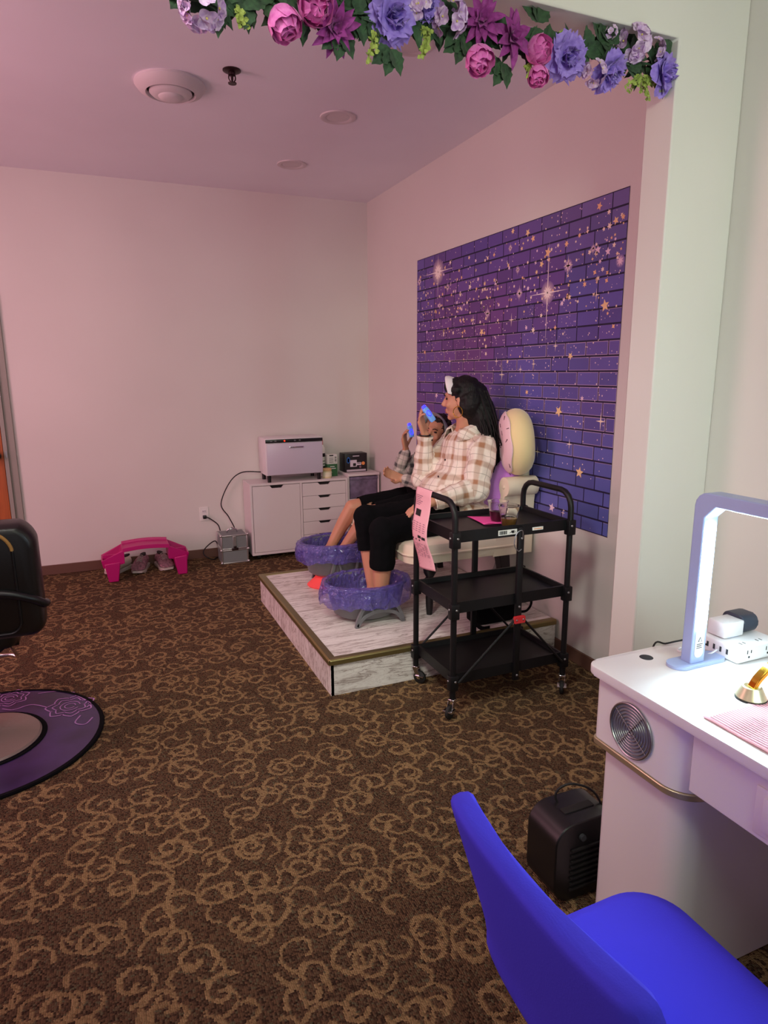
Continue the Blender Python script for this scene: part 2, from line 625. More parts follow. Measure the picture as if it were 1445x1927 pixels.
    def build(s, name, mats, parent=None, smooth=True, recalc=True, bevel=0.0, solid=0.0, sub=0, world=True, angle=40):
        me = bpy.data.meshes.new(name)
        if recalc:
            bmesh.ops.recalc_face_normals(s.bm, faces=s.bm.faces)
        off = root_loc(parent) if (parent is not None and world) else None
        if off is not None:
            bmesh.ops.translate(s.bm, vec=-off, verts=s.bm.verts)
        s.bm.to_mesh(me)
        s.bm.free()
        if not isinstance(mats, (list, tuple)):
            mats = [mats]
        for mm in mats:
            me.materials.append(mm)
        o = bpy.data.objects.new(name, me)
        COL.objects.link(o)
        if parent is not None:
            o.parent = parent
        if smooth:
            me.polygons.foreach_set('use_smooth', [True] * len(me.polygons))
            try:
                me.set_sharp_from_angle(angle=math.radians(angle))
            except Exception:
                pass
        if bevel:
            b = o.modifiers.new('bevel', 'BEVEL')
            b.width = bevel
            b.segments = 2
            b.limit_method = 'ANGLE'
        if sub:
            b = o.modifiers.new('sub', 'SUBSURF')
            b.levels = b.render_levels = sub
        if solid:
            b = o.modifiers.new('solid', 'SOLIDIFY')
            b.thickness = solid
            b.offset = 0
        return o


def root_loc(o):
    l = V((0, 0, 0))
    while o is not None:
        l = l + V(o.location)
        o = o.parent
    return l


def tag(o, label=None, cat=None, group=None, kind=None):
    if label:
        o['label'] = label
    if cat:
        o['category'] = cat
    if group:
        o['group'] = group
    if kind:
        o['kind'] = kind
    return o


def thing(name, label, cat, loc=(0, 0, 0), rotz=0.0, group=None):
    o = bpy.data.objects.new(name, None)
    o.empty_display_size = 0.05
    COL.objects.link(o)
    o.location = loc
    o.rotation_euler = (0, 0, rotz)
    return tag(o, label, cat, group)


def struct(name, mb, m, **k):
    o = mb.build(name, m, None, **k)
    o['kind'] = 'structure'
    return o


def smooth_path(pts, n=8, closed=False):
    """Catmull-Rom through the points"""
    P = [V(p) for p in pts]
    out = []
    N = len(P)
    rng = range(N if closed else N - 1)
    for i in rng:
        if closed:
            a, b, c, d = P[(i - 1) % N], P[i], P[(i + 1) % N], P[(i + 2) % N]
        else:
            a, b, c, d = P[max(i - 1, 0)], P[i], P[i + 1], P[min(i + 2, N - 1)]
        for k in range(n):
            t = k / n
            out.append(0.5 * ((2 * b) + (-a + c) * t + (2 * a - 5 * b + 4 * c - d) * t * t + (-a + 3 * b - 3 * c + d) * t ** 3))
    if not closed:
        out.append(P[-1])
    return out


def rrect(x0, x1, y0, y1, r, n=6):
    """rounded rectangle outline"""
    out = []
    for cx, cy, a0 in ((x1 - r, y1 - r, 0), (x0 + r, y1 - r, 90), (x0 + r, y0 + r, 180), (x1 - r, y0 + r, 270)):
        for k in range(n + 1):
            a = math.radians(a0 + 90 * k / n)
            out.append((cx + r * math.cos(a), cy + r * math.sin(a)))
    return out


_b = bmesh.new()
bmesh.ops.create_icosphere(_b, subdivisions=2, radius=1.0)
UNIT = [v.co.copy() for v in _b.verts]
_b.free()


def blob(name, prims, vox, m, parent, smooth=6, cloth=None, ripple=0.0, rscale=0.06, decim=None):
    """one continuous surface grown over rounded limbs (capsules that taper) and ellipsoids"""
    bm = bmesh.new()
    for p in prims:
        if p[0] == 'c':
            _, a, b, r0, r1 = p
            pts = [bm.verts.new(V(q) + u * r) for q, r in ((a, r0), (b, r1)) for u in UNIT]
            res = bmesh.ops.convex_hull(bm, input=pts, use_existing_faces=False)
            junk = list({g for g in res['geom_interior'] + res['geom_unused'] if isinstance(g, bmesh.types.BMVert)})
            bmesh.ops.delete(bm, geom=junk, context='VERTS')
        else:
            _, c, rad, rot = p
            res = bmesh.ops.create_icosphere(bm, subdivisions=3, radius=1.0)
            mt = Matrix.Translation(V(c)) @ (rot.to_4x4() if rot is not None else Matrix.Identity(4)) @ Matrix.Diagonal((rad[0], rad[1], rad[2], 1))
            bmesh.ops.transform(bm, matrix=mt, verts=res['verts'])
    bmesh.ops.recalc_face_normals(bm, faces=bm.faces)
    me = bpy.data.meshes.new(name + '_raw')
    bm.to_mesh(me)
    bm.free()
    o = bpy.data.objects.new(name, me)
    COL.objects.link(o)
    rm = o.modifiers.new('r', 'REMESH')
    rm.mode = 'VOXEL'
    rm.voxel_size = vox
    sm = o.modifiers.new('s', 'SMOOTH')
    sm.factor = 0.5
    sm.iterations = smooth
    if decim:
        dm = o.modifiers.new('d', 'DECIMATE')
        dm.ratio = decim
    dg = bpy.context.evaluated_depsgraph_get()
    ev = bpy.data.meshes.new_from_object(o.evaluated_get(dg), depsgraph=dg)
    o.modifiers.clear()
    o.data = ev
    bpy.data.meshes.remove(me)
    ev.name = name
    if ripple:
        for v, nrm in [(v, v.normal.copy()) for v in ev.vertices]:
            q = v.co / rscale
            v.co += nrm * ripple * (noise.noise(q) + 0.5 * noise.noise(q * 2.3))
    if cloth:
        at_ = ev.attributes.new('cloth', 'FLOAT_VECTOR', 'POINT')
        vals = []
        for v in ev.vertices:
            best = None
            for k, (a, b, rr) in enumerate(cloth):
                a, b = V(a), V(b)
                d = b - a
                t_ = max(0, min(1, (v.co - a).dot(d) / d.dot(d)))
                q = v.co - (a + d * t_)
                dd = q.length - rr
                if best is None or dd < best[0]:
                    ax = d.normalized()
                    ref = V((0.2, 1, 0.1)).cross(ax).normalized()
                    ref2 = ax.cross(ref)
                    ang = math.atan2(q.dot(ref2), q.dot(ref))
                    best = (dd, (v.co - a).dot(ax) + 0.037 * k, ang * rr + 0.02 * k)
            vals += [best[1], best[2], 0.0]
        at_.data.foreach_set('vector', vals)
    ev.materials.clear()
    ev.materials.append(m)
    ev.polygons.foreach_set('use_smooth', [True] * len(ev.polygons))
    if parent is not None:
        off = root_loc(parent)
        ev.transform(Matrix.Translation(-off))
        o.parent = parent
    return o


# ================================================================== the room
YB, XR, ZC = 5.48, 2.20, 2.88          # back wall, right wall, ceiling
PY0, PY1 = 1.89, 2.025                 # partition with the wide opening
XJ, ZH = 1.885, 2.585                  # its right jamb and the underside of its header
XL = -2.6
mb = MB()
mb.box(XL - .1, XR + .1, -2.2, YB + .1, -0.1, 0)
struct('floor', mb, MCARPET)
mb = MB()
mb.box(XL, XR, -2.2, YB, ZC, ZC + .1)
struct('ceiling', mb, MCEIL)
mb = MB()
mb.box(XL - .1, XR + .1, YB, YB + .1, 0, ZC + .1)
struct('wall_back', mb, MW)
mb = MB()
mb.box(XR, XR + .1, -2.2, YB, 0, ZC + .1)
struct('wall_right', mb, MW)
mb = MB()
mb.box(XL - .1, XL, -2.2, YB, 0, ZC + .1)
struct('wall_left', mb, MW)
mb = MB()   # partition: header over the opening and its right stub in one wall
mb.prism([(XJ, 0), (XR, 0), (XR, ZC), (XL, ZC), (XL, ZH), (XJ, ZH)], PY0, PY1, 'y')
struct('wall_partition', mb, MW, bevel=0.006)
mb = MB()
mb.box(-0.565, XR, YB - .012, YB, 0, 0.075)
struct('baseboard_back', mb, MBASE, bevel=0.003)
mb = MB()
mb.box(XR - .012, XR, PY1, YB - .012, 0, 0.075)
struct('baseboard_right', mb, MBASE, bevel=0.003)
# door on the back wall at the left
dr = thing('door_1', None, None, (-1.1, YB, 0))
dr['kind'] = 'structure'
mb = MB()
mb.box(-1.55, -0.655, YB - .03, YB - .002, 0.01, 2.05)
mb.build('door_panel', MDOOR, dr, bevel=0.003)
mb = MB()
mb.box(-0.652, -0.575, YB - .022, YB, 0, 2.11)
mb.box(-1.64, -1.555, YB - .022, YB, 0, 2.11)
mb.box(-1.555, -0.652, YB - .022, YB, 2.055, 2.11)
mb.box(-0.652, -0.625, YB - .04, YB - .02, 0, 2.07)
mb.build('door_frame', MFRAME, dr, bevel=0.002)
mb = MB()
mb.lathe([(0.03, 0), (0.03, 0.008), (0.012, 0.012), (0.012, 0.04), (0.027, 0.05), (0.03, 0.065), (0.02, 0.08), (0.0, 0.083)], (-0.70, YB - .03, 0.93), 18)
mb.xform(Matrix.Translation((-0.70, YB - .03, 0.93)) @ Matrix.Rotation(PI / 2, 4, 'X') @ Matrix.Translation((0.70, -(YB - .03), -0.93)))
mb.build('door_knob', MDARKM, dr)
mb = MB()
mb.box(-0.640, -0.630, YB - .044, YB - .039, 0.915, 0.965)
mb.build('strike_plate', MSTEEL, dr)

# ------------------------------------------------------------------ starry brick mural
MY0, MY1, MZ0, MZ1 = 4.515, 2.42, 0.717, 2.284
MU, MVH = MY0 - MY1, MZ1 - MZ0


def mural_uv(px, py):
    p = at(px, py, x=XR)
    return (MY0 - p.y, p.z - MZ0)


bmx = bmesh.new()
cl = bmx.loops.layers.float_color.new('Col')


def mp(u, v, d):
    return V((XR - 0.002 - d, MY0 - u, MZ0 + v))


def mface(pts, cols, d):
    vs = [bmx.verts.new(mp(u, v, d)) for u, v in pts]
    f = bmx.faces.new(vs)
    if not isinstance(cols, list):
        cols = [cols] * len(pts)
    for lp, c in zip(f.loops, cols):
        lp[cl] = c


def mixc(a, b, t):
    return tuple(a[i] * (1 - t) + b[i] * t for i in range(3)) + (1.0,)


rm_ = random.Random(3)
DARK = lin((34, 26, 62))
PALE = lin((214, 184, 214))


def brickcol(u, v):
    a, b = u / MU, v / MVH
    n1 = noise.noise(V((u * 2.1, v * 2.6, 0.3)))
    n2 = noise.noise(V((u * 3.7 + 9, v * 4.1, 1.3)))
    c = mixc(lin((92, 80, 160)), lin((110, 74, 146)), max(0, min(1, 0.45 + n1)))
    plum = math.exp(-((a - 0.40) / 0.25) ** 2 - ((b - 0.62) / 0.22) ** 2)
    c = mixc(c, lin((124, 66, 122)), 0.42 * plum)
    c = mixc(c, lin((92, 108, 184)), max(0, min(0.75, 0.9 * (a - 0.45) + 0.5 * (0.4 - b) + 0.35 * n2)))
    c = mixc(c, lin((150, 132, 168)), max(0, min(0.5, 1.2 * (a * 0.6 + b - 1.28))) + max(0, 0.35 * (b - 0.75 - a)))
    k = 0.86 + 0.3 * rm_.random()
    return tuple(x * k for x in c[:3]) + (1,)


mface([(0, 0), (MU, 0), (MU, MVH), (0, MVH)], DARK, 0)
NR = 22
rh = MVH / NR
bw = 0.156
for r in range(NR):
    v0, v1 = r * rh + 0.0042, (r + 1) * rh - 0.0042
    u = -bw * (0.5 if r % 2 else 0.02) - rm_.random() * 0.02
    while u < MU:
        w = bw * rm_.choice((1, 1, 1, 1, 1.0, 0.9, 1.35))
        a, b = max(0, u + 0.003), min(MU, u + w - 0.003)
        if b - a > 0.008:
            c = brickcol((a + b) / 2, (v0 + v1) / 2)
            e = 0.0028
            row = 1 - (v0 + v1) / 2 / MVH
            lit = 0.42 < row < 0.78 and rm_.random() < (0.95 if a / MU > 0.2 else 0.45) * (1 - abs(row - 0.6) * 2.2)
            if lit:
                mface([(a, v0), (b, v0), (b, v1), (a, v1)], mixc(c, PALE, 0.5 + 0.3 * rm_.random()), 0.0003)
                mface([(a + e, v0 + e), (b - e, v0 + e), (b - e, v1 - e), (a + e, v1 - e)], c, 0.0006)
            else:
                mface([(a, v0), (b, v0), (b, v1), (a, v1)], c, 0.0006)
                if rm_.random() < 0.35 and row > 0.3:
                    mface([(a, v1 - 0.002), (b, v1 - 0.002), (b, v1), (a, v1)], mixc(c, PALE, 0.55), 0.0007)
        u += w
GOLDS = [lin((250, 214, 160)), lin((250, 200, 150)), lin((255, 236, 214)), lin((246, 216, 236)), lin((255, 228, 196))]


def star(u, v, R, col, n=5, inner=0.42, rot=None, sy=1.0, d=0.0012):
    rot = rm_.random() * PI if rot is None else rot
    pts = []
    for k in range(2 * n):
        rr = R if k % 2 == 0 else R * inner
        a = rot + PI * k / n
        pts.append((u + rr * math.sin(a), v + rr * math.cos(a) * sy))
    if min(p[0] for p in pts) < 0.002 or max(p[0] for p in pts) > MU - 0.002 or min(p[1] for p in pts) < 0.002 or max(p[1] for p in pts) > MVH - 0.002:
        return
    mface(pts, col, d)


def glow(u, v, R, col, core=0.25, d=0.0009):
    n = 16
    bc = brickcol(u, v)
    prev = None
    for q, t in ((0.0, 1.0), (core, 0.95), (0.6, 0.40), (1.0, 0.06)):
        ring = [(u + R * q * math.cos(2 * PI * k / n), v + R * q * math.sin(2 * PI * k / n)) for k in range(n)]
        if ring[0][0] > MU or ring[n // 2][0] < 0:
            return
        c = mixc(bc, col, t)
        if prev and prev[2] > 0:
            for k in range(n):
                j = (k + 1) % n
                mface([prev[0][k], prev[0][j], ring[j], ring[k]], [prev[1], prev[1], c, c], d)
        elif prev:
            mface(ring, c, d + 0.0001)
        prev = (ring, c, q)


def flare(u, v, R, hx, hy):
    white = lin((255, 240, 236))
    glow(u, v, R, lin((255, 226, 220)))
    star(u, v, R * 0.62, white, 12, 0.55, d=0.0013)
    for a, b in ((hx, 0.004), (0.004, hy)):
        pts = [(u - a, v), (u, v - min(b, 0.3)), (u + a, v), (u, v + b)]
        mface([(max(0.001, min(MU - 0.001, p[0])), max(0.001, min(MVH - 0.001, p[1]))) for p in pts], white, 0.0014)


flare(*mural_uv(825, 512), 0.085, 0.22, 0.20)
flare(*mural_uv(1031, 551), 0.060, 0.17, 0.26)
for px, py, R in ((1070, 500, .035), (961, 467, .02), (978, 552, .03), (918, 590, .03), (1117, 468, .02), (1168, 491, .03), (843, 541, .025), (790, 530, .03), (975, 508, .02), (828, 575, .02)):
    u, v = mural_uv(px, py)
    glow(u, v, R * 0.95, lin((236, 196, 214)), 0.12)
    star(u, v, R * .8, GOLDS[3], 8, 0.35)
    star(u, v, R * 1.1, GOLDS[2], 4, 0.10, rot=0, sy=1.4)
for px, py, R in ((1139, 575, .030), (907, 625, .026), (1052, 774, .030), (1091, 889, .030), (1039, 955, .026), (1004, 621, .018), (1074, 670, .020), (822, 744, .022), (800, 663, .018), (992, 738, .016), (1096, 750, .015), (966, 435, .018), (994, 438, .022), (1004, 449, .020), (1032, 475, .028), (1020, 497, .020), (1067, 459, .018), (1126, 470, .022), (1145, 473, .02), (1160, 415, .02), (1129, 388, .020), (1148, 425, .018), (1147, 399, .014), (1072, 559, .018), (1101, 535, .016), (1126, 524, .014), (1130, 492, .012), (848, 494, .016), (934, 532, .022), (867, 554, .018), (885, 540, .02)):
    u, v = mural_uv(px, py)
    star(u, v, R, GOLDS[rm_.randrange(5)], 5 if R > .019 else 6, 0.45)
for px, py, R in ((945, 705, .032), (1046, 651, .022), (1005, 685, .02), (1131, 793, .034), (1012, 850, .024), (1072, 836, .022), (891, 602, .026), (963, 602, .028), (847, 680, .022), (1123, 555, .024), (935, 680, .02), (980, 695, .02), (1060, 965, .018), (1000, 930, .02), (787, 733, .024)):
    u, v = mural_uv(px, py)
    star(u, v, R, GOLDS[2], 4, 0.14, rot=0, sy=1.35)
for k in range(330):      # drifting small stars, thick along the band below the top
    a = rm_.random()
    c0 = 0.78 - 0.02 * a + 0.16 * (a - 0.35) ** 2
    v = c0 + rm_.gauss(0, 0.095)
    star(a * MU, v * MVH, rm_.uniform(0.004, 0.0145), GOLDS[rm_.randrange(5)], rm_.choice((5, 5, 6, 4)), 0.5)
for k in range(900):
    a, v = rm_.random(), rm_.random() ** 0.8
    if rm_.random() < 0.5:
        v = 0.62 + rm_.gauss(0, 0.17)
    R = rm_.uniform(0.0018, 0.0052)
    star(a * MU, v * MVH, R, mixc(GOLDS[2], PALE, rm_.random()), 4, 0.72)
for cx_, cy_ in ((0.55, 0.52), (0.30, 0.44), (0.66, 0.38), (0.86, 0.40), (0.52, 0.10), (0.62, 0.26), (0.20, 0.5), (0.8, 0.62), (0.45, 0.22), (0.7, 0.7)):
    for k in range(34):
        star((cx_ + rm_.gauss(0, 0.03)) * MU, (cy_ + rm_.gauss(0, 0.03)) * MVH, rm_.uniform(0.0012, 0.003), PALE, 4, 0.7)
me = bpy.data.meshes.new('mural')
bmx.to_mesh(me)
bmx.free()
me.materials.append(attr_mat('printed_mural_film', 0.5, 0.35))
mural = bpy.data.objects.new('mural', me)
COL.objects.link(mural)
tag(mural, 'purple starry brick mural sheet stuck on the right wall', 'mural')

# ------------------------------------------------------------------ ceiling fittings
c = at(320, 157, z=ZC)
t = thing('ceiling_vent', 'round white air diffuser on the ceiling with a dark gap ring', 'air vent', (c.x, c.y, ZC))
mb = MB()
mb.lathe([(0.165, 0), (0.168, -0.012), (0.150, -0.035), (0.118, -0.048), (0.112, -0.040), (0.112, 0)], (c.x, c.y, ZC), 40, close=False)
mb.build('outer_ring', MVENT, t)
mb = MB()
mb.lathe([(0.114, 0), (0.114, -0.030), (0.05, -0.030), (0.05, 0)], (c.x, c.y, ZC), 32)
mb.build('dark_gap', MSLOT, t)
mb = MB()
mb.lathe([(0.099, -0.034), (0.101, -0.044), (0.088, -0.056), (0.060, -0.060), (0.056, -0.066), (0.03, -0.074), (0.0, -0.074)], (c.x, c.y, ZC), 36)
mb.build('centre_disc', MVENT, t)
c = at(436, 132, z=ZC)
t = thing('fire_sprinkler', 'small dark fire sprinkler head hanging from the ceiling', 'sprinkler', (c.x, c.y, ZC))
mb = MB()
mb.lathe([(0.042, 0), (0.042, -0.004), (0.030, -0.010), (0.012, -0.012), (0.012, 0)], (c.x, c.y, ZC), 24)
mb.build('escutcheon', MDARKM, t)
mb = MB()
mb.lathe([(0.016, -0.005), (0.016, -0.022), (0.007, -0.026), (0.005, -0.045), (0.0, -0.047)], (c.x, c.y, ZC), 16)
for sg in (-1, 1):
    mb.tube(smooth_path([(c.x + sg * 0.014, c.y, ZC - .02), (c.x + sg * 0.015, c.y, ZC - .038), (c.x + sg * 0.004, c.y, ZC - .053)], 4), 0.003, 6)
mb.build('frame', MDARKM, t)
mb = MB()
mb.lathe([(0.005, -0.050), (0.020, -0.054), (0.019, -0.058), (0.0, -0.058)], (c.x, c.y, ZC), 18)
mb.build('deflector', MDARKM, t)
for k, (px, py, lab) in enumerate(((549, 309, 'unlit recessed ceiling light farthest back near the back wall'), (636, 220, 'unlit recessed ceiling light between the far one and the flower garland'), (776, 84, 'unlit recessed ceiling light half hidden behind the hanging greenery'))):
    c = at(px, py, z=ZC)
    t = thing('recessed_light', lab, 'ceiling light', (c.x, c.y, ZC), 0, 'recessed ceiling lights')
    mb = MB()
    mb.lathe([(0.100, 0), (0.098, -0.006), (0.078, -0.010), (0.066, -0.004), (0.062, -0.001)], (c.x, c.y, ZC), 36, close=False)
    mb.build('trim_ring', MVENT, t)
    mb = MB()
    mb.lathe([(0.064, -0.001), (0.064, -0.0035), (0.0, -0.0035)], (c.x, c.y, ZC), 28, close=False)
    mb.build('lens', MVENT, t)

# ------------------------------------------------------------------ platform
PX0, PYA, PYB, PZ = 0.895, 2.755, 4.23, 0.18
t = thing('platform', 'low marble-look pedicure platform with brass trimmed edges', 'platform', (1.5, 3.5, 0))
mb = MB()
mb.box(PX0 + .02, XR - .014, PYA + .02, PYB - .02, PZ - .02, PZ)
mb.build('deck', marble_mat('marble_vinyl_deck', 'top'), t)
mb = MB()
mb.box(PX0 + .006, XR - .014, PYA + .004, PYA + .02, 0, PZ - .02)
mb.build('riser', marble_mat('marble_vinyl_front', 'front'), t)
mb = MB()
mb.box(PX0 + .004, PX0 + .02, PYA + .004, PYB - .004, 0, PZ - .02)
mb.build('riser', marble_mat('marble_vinyl_side', 'side'), t)
mb = MB()
mb.box(PX0 + .006, XR - .014, PYB - .02, PYB - .004, 0, PZ - .02)
mb.build('riser', marble_mat('marble_vinyl_rear', 'front'), t)


def trim(name, prof, a, b, mA):
    mb = MB()
    a, b = V(a), V(b)
    d = (b - a).normalized()
    out = V((d.y, -d.x, 0))
    mb.rings([[q + out * o + V((0, 0, z)) for o, z in prof] for q in (a, b)])
    return mb.build(name, mA, t, bevel=0.003)


tp = [(-0.035, 0.0), (-0.035, 0.004), (0.0, 0.007), (0.007, 0.0), (0.007, -0.022), (0.0, -0.024), (0.0, -0.002)]
trim('edge_trim', tp, (PX0, PYA, PZ), (XR - .014, PYA, PZ), MBRASS)
trim('edge_trim', tp, (PX0, PYB, PZ), (PX0, PYA, PZ), MBRASS)
trim('edge_trim', tp, (XR - .014, PYB, PZ), (PX0, PYB, PZ), MBRASS)

# ------------------------------------------------------------------ cabinet, warmer and small things by the back wall
CX0, CX1, CY0, CZ1 = 1.055, 1.885, 5.195, 0.635
t = thing('cabinet', 'white rolling cabinet with one door and a column of drawers', 'cabinet', (1.47, 5.33, 0))
mb = MB()
CB = 0.045
mb.box(CX0, CX1, CY0, YB - .015, CZ1 - .018, CZ1)
mb.box(CX0, CX1, CY0, YB - .015, CB, CB + .02)
for x in (CX0, 1.468, CX1 - .018):
    mb.box(x, x + .018, CY0, YB - .015, CB + .02, CZ1 - .018)
mb.box(CX0 + .018, CX1 - .018, YB - .03, YB - .02, CB + .02, CZ1 - .018)
mb.build('body', MWHITE, t, bevel=0.0015)


def cut_front(x0, x1, z0, z1, cx, hw=0.058, hd=0.022, y=CY0):
    """a front panel whose top edge has a tapered finger notch"""
    mb = MB()
    pl = [(x0, z0), (x1, z0), (x1, z1), (cx + hw, z1), (cx + hw - 0.018, z1 - hd), (cx - hw + 0.018, z1 - hd), (cx - hw, z1), (x0, z1)]
    mb.prism(pl, y + .001, y + .016, 'y')
    return mb


cut_front(CX0 + .021, 1.465, CB + .024, CZ1 - .022, 1.275).build('door', MWHITE, t, smooth=False)
zs = [CB + .024 + k * (CZ1 - .022 - CB - .024) / 5 for k in range(6)]
for k in range(5):
    cut_front(1.489, CX1 - .021, zs[k] + .0015, zs[k + 1] - .0015, 1.678, 0.056, 0.020).build('drawer', MWHITE, t, smooth=False)
mb = MB()
mb.box(CX0 + .02, 1.467, CY0 + .017, CY0 + .02, CB + .022, CZ1 - .02)
mb.box(1.487, CX1 - .02, CY0 + .017, CY0 + .02, CB + .022, CZ1 - .02)
mb.build('shade_sheet', MSLOT, t)  # dark sheets standing in for the shade behind door and drawers
for x in (CX0 + .06, CX1 - .06):
    for y in (CY0 + .05, YB - .07):
        mb = MB()
        mb.tube([(x - .012, y, .0225), (x + .012, y, .0225)], .0215, 16)
        mb.box(x - .016, x + .016, y - .012, y + .012, .022, CB)
        mb.build('caster', MBLACKP, t)

# drawer tower
TX0, TX1 = 1.892, 2.180
t = thing('drawer_tower', 'white framed drawer tower with smoky clear drawers in the corner', 'storage drawers', (2.04, 5.33, 0))
mb = MB()
mb.box(TX0, TX1, 5.20, YB - .015, .640, .662)
mb.box(TX0, TX0 + .014, 5.21, YB - .02, 0.02, .64)
mb.box(TX1 - .014, TX1, 5.21, YB - .02, 0.02, .64)
for z in (0.0, .205, .425):
    mb.box(TX0, TX1, 5.205, YB - .02, z, z + .02)
mb.build('frame', MWHITE, t, bevel=0.004)
for z in (.025, .228, .448):
    mb = MB()
    mb.box(TX0 + .018, TX1 - .018, 5.212, YB - .03, z, z + .185, 0.008)
    mb.box(TX0 + .018, TX1 - .018, 5.204, 5.214, z + .160, z + .185, 0.003)
    mb.build('drawer', MFROST, t)

# towel warmer
t = thing('towel_warmer', 'white hot towel cabinet with a black control strip on the rolling cabinet', 'towel warmer', (1.44, 5.32, CZ1))
mb = MB()
mb.box(1.195, 1.675, 5.205, 5.445, .690, .992, 0.010)
mb.build('body', MWHITE2, t)
mb = MB()
mb.box(1.205, 1.668, 5.193, 5.204, .695, .950, 0.004)
mb.build('door', mat('pale_lilac_door', (206, 198, 214), 0.35), t)
mb = MB()
mb.box(1.198, 1.672, 5.193, 5.205, .955, .982, 0.003)
cp = mb.build('control_strip', MBLACKP, t)
mb = MB()
mb.lathe([(0.0, 0), (0.006, 0.0), (0.005, -0.002), (0, -0.003)], (0, 0, 0), 12)
mb.xform(Matrix.Translation((1.352, 5.1925, .969)) @ Matrix.Rotation(-PI / 2, 4, 'X'))
mb.build('indicator_light', MREDLED, cp)
for x in (1.235, 1.27, 1.43, 1.47):
    mb = MB()
    mb.box(x, x + .016, 5.190, 5.194, .965, .974, 0.001)
    mb.build('switch', MGREYP, cp)
mb = MB()
mb.box(1.385, 1.505, 5.178, 5.186, .912, .922, 0.003)
mb.box(1.392, 1.400, 5.184, 5.195, .913, .921)
mb.box(1.490, 1.498, 5.184, 5.195, .913, .921)
mb.build('handle', MCHROME, t)
for x in (1.225, 1.645):
    for y in (5.23, 5.42):
        mb = MB()
        mb.cyl((x, y, CZ1), (x, y, .692), .015, .017, 14)
        mb.build('foot', MBLACKP, t)
mb = MB()
a = V((1.196, 5.40, .70))
pts = [a, at(455, 889, y=5.42), at(432, 908, y=5.43), at(416, 948, y=5.43), at(430, 972, y=5.42), at(441, 993, y=5.40), V((0.925, 5.36, .262))]
mb.tube(smooth_path(pts, 8), .0045, 8)
mb.build('power_cord', MHOSE, t)

# things standing on the cabinet and tower
t = thing('tall_bottle', 'slim white bottle with a red cap half hidden behind the towel warmer', 'bottle', (1.712, 5.40, CZ1))
mb = MB()
mb.lathe([(0.030, CZ1), (0.032, CZ1 + .005), (0.032, CZ1 + .235), (0.020, CZ1 + .262), (0.014, CZ1 + .268)], (1.722, 5.40, 0), 24)
mb.build('body', MPAPER, t)
mb = MB()
mb.lathe([(0.017, CZ1 + .266), (0.017, CZ1 + .305), (0.013, CZ1 + .311), (0, CZ1 + .311)], (1.722, 5.40, 0), 20)
mb.build('cap', MRED, t)
mb = MB()
for z0, z1 in ((.70, .72), (.735, .742), (.76, .766), (.80, .83)):
    mb.lathe([(0.0326, z0), (0.0326, z1)], (1.722, 5.40, 0), 24, close=False)
mb.build('print', MINK, t)
t = thing('carton', 'white and green carton with a small label standing behind the jar', 'box', (1.79, 5.36, CZ1))
mb = MB()
mb.box(1.750, 1.840, 5.325, 5.385, CZ1, CZ1 + .105, 0.001)
mb.build('lower_half', MGREENBOX, t)
mb = MB()
mb.box(1.750, 1.840, 5.325, 5.385, CZ1 + .105, CZ1 + .185, 0.001)
u = mb.build('upper_half', MPAPER, t)
mb = MB()
for k in range(4):
    mb.box(1.768, 1.806, 5.3235, 5.3252, CZ1 + .118 + .012 * k, CZ1 + .121 + .012 * k)
for k in range(5):
    mb.box(1.817, 1.833, 5.3235, 5.3252, CZ1 + .120 + .011 * k, CZ1 + .120 + .011 * k + (.003, .006)[k % 2])
mb.box(1.770, 1.805, 5.3235, 5.3252, CZ1 + .173, CZ1 + .182)
mb.build('print', MINK, u)
mb = MB()
for z, x0, x1 in ((.080, 1.775, 1.815), (.064, 1.770, 1.825), (.030, 1.77, 1.79)):
    mb.box(x0, x1, 5.3235, 5.3252, CZ1 + z, CZ1 + z + .006)
mb.build('print', MPAPER, t)
t = thing('jar', 'short pale yellow jar with an orange lid on the cabinet edge', 'jar', (1.72, 5.27, CZ1))
mb = MB()
mb.lathe([(0.036, CZ1), (0.039, CZ1 + .004), (0.039, CZ1 + .058), (0.034, CZ1 + .062)], (1.728, 5.27, 0), 26)
mb.build('body', MJAR, t)
mb = MB()
mb.lathe([(0.037, CZ1 + .0625), (0.0385, CZ1 + .066), (0.0385, CZ1 + .078), (0.034, CZ1 + .081), (0, CZ1 + .081)], (1.728, 5.27, 0), 26)
mb.build('lid', mat('wax_orange', (226, 184, 132), 0.5), t)
mb = MB()
mb.lathe([(0.0394, CZ1 + .014), (0.0394, CZ1 + .050)], (1.728, 5.27, 0), 26, close=False)
mb.build('label', mat('cream_label', (236, 230, 200), 0.6), t)
t = thing('appliance_box', 'black product box with a printed appliance picture on the drawer tower', 'box', (1.99, 5.36, .662))
mb = MB()
BX0, BX1, BY, BZ = 1.902, 2.105, 5.305, .662
mb.box(BX0, BX1, BY, BY + .13, BZ, BZ + .160, 0.001)
b = mb.build('carton', MBLACKBOX, t)
for nm, mm, rects in (('printed_band', mat('grey_print', (196, 186, 196), 0.6), [(BX0 + .016, BX1 - .012, .006, .022)]),
                      ('blue_splash', MBLUEI, [(BX0 + .018, BX0 + .046, .085, .120), (BX0 + .024, BX0 + .040, .078, .130)]),
                      ('printed_appliance', mat('white_print', (214, 204, 216), 0.6), [(BX0 + .048, BX0 + .108, .046, .104), (BX0 + .108, BX0 + .148, .058, .082), (BX0 + .072, BX0 + .132, .134, .141)]),
                      ('printed_door', MINK, [(BX0 + .074, BX0 + .100, .052, .076), (BX0 + .112, BX0 + .142, .072, .077)])):
    mb = MB()
    d = 0.0018 if nm == 'printed_door' else 0.001
    for x0, x1, z0, z1 in rects:
        mb.box(x0, x1, BY - d, BY, BZ + z0, BZ + z1)
    mb.build(nm, mm, b, smooth=False)
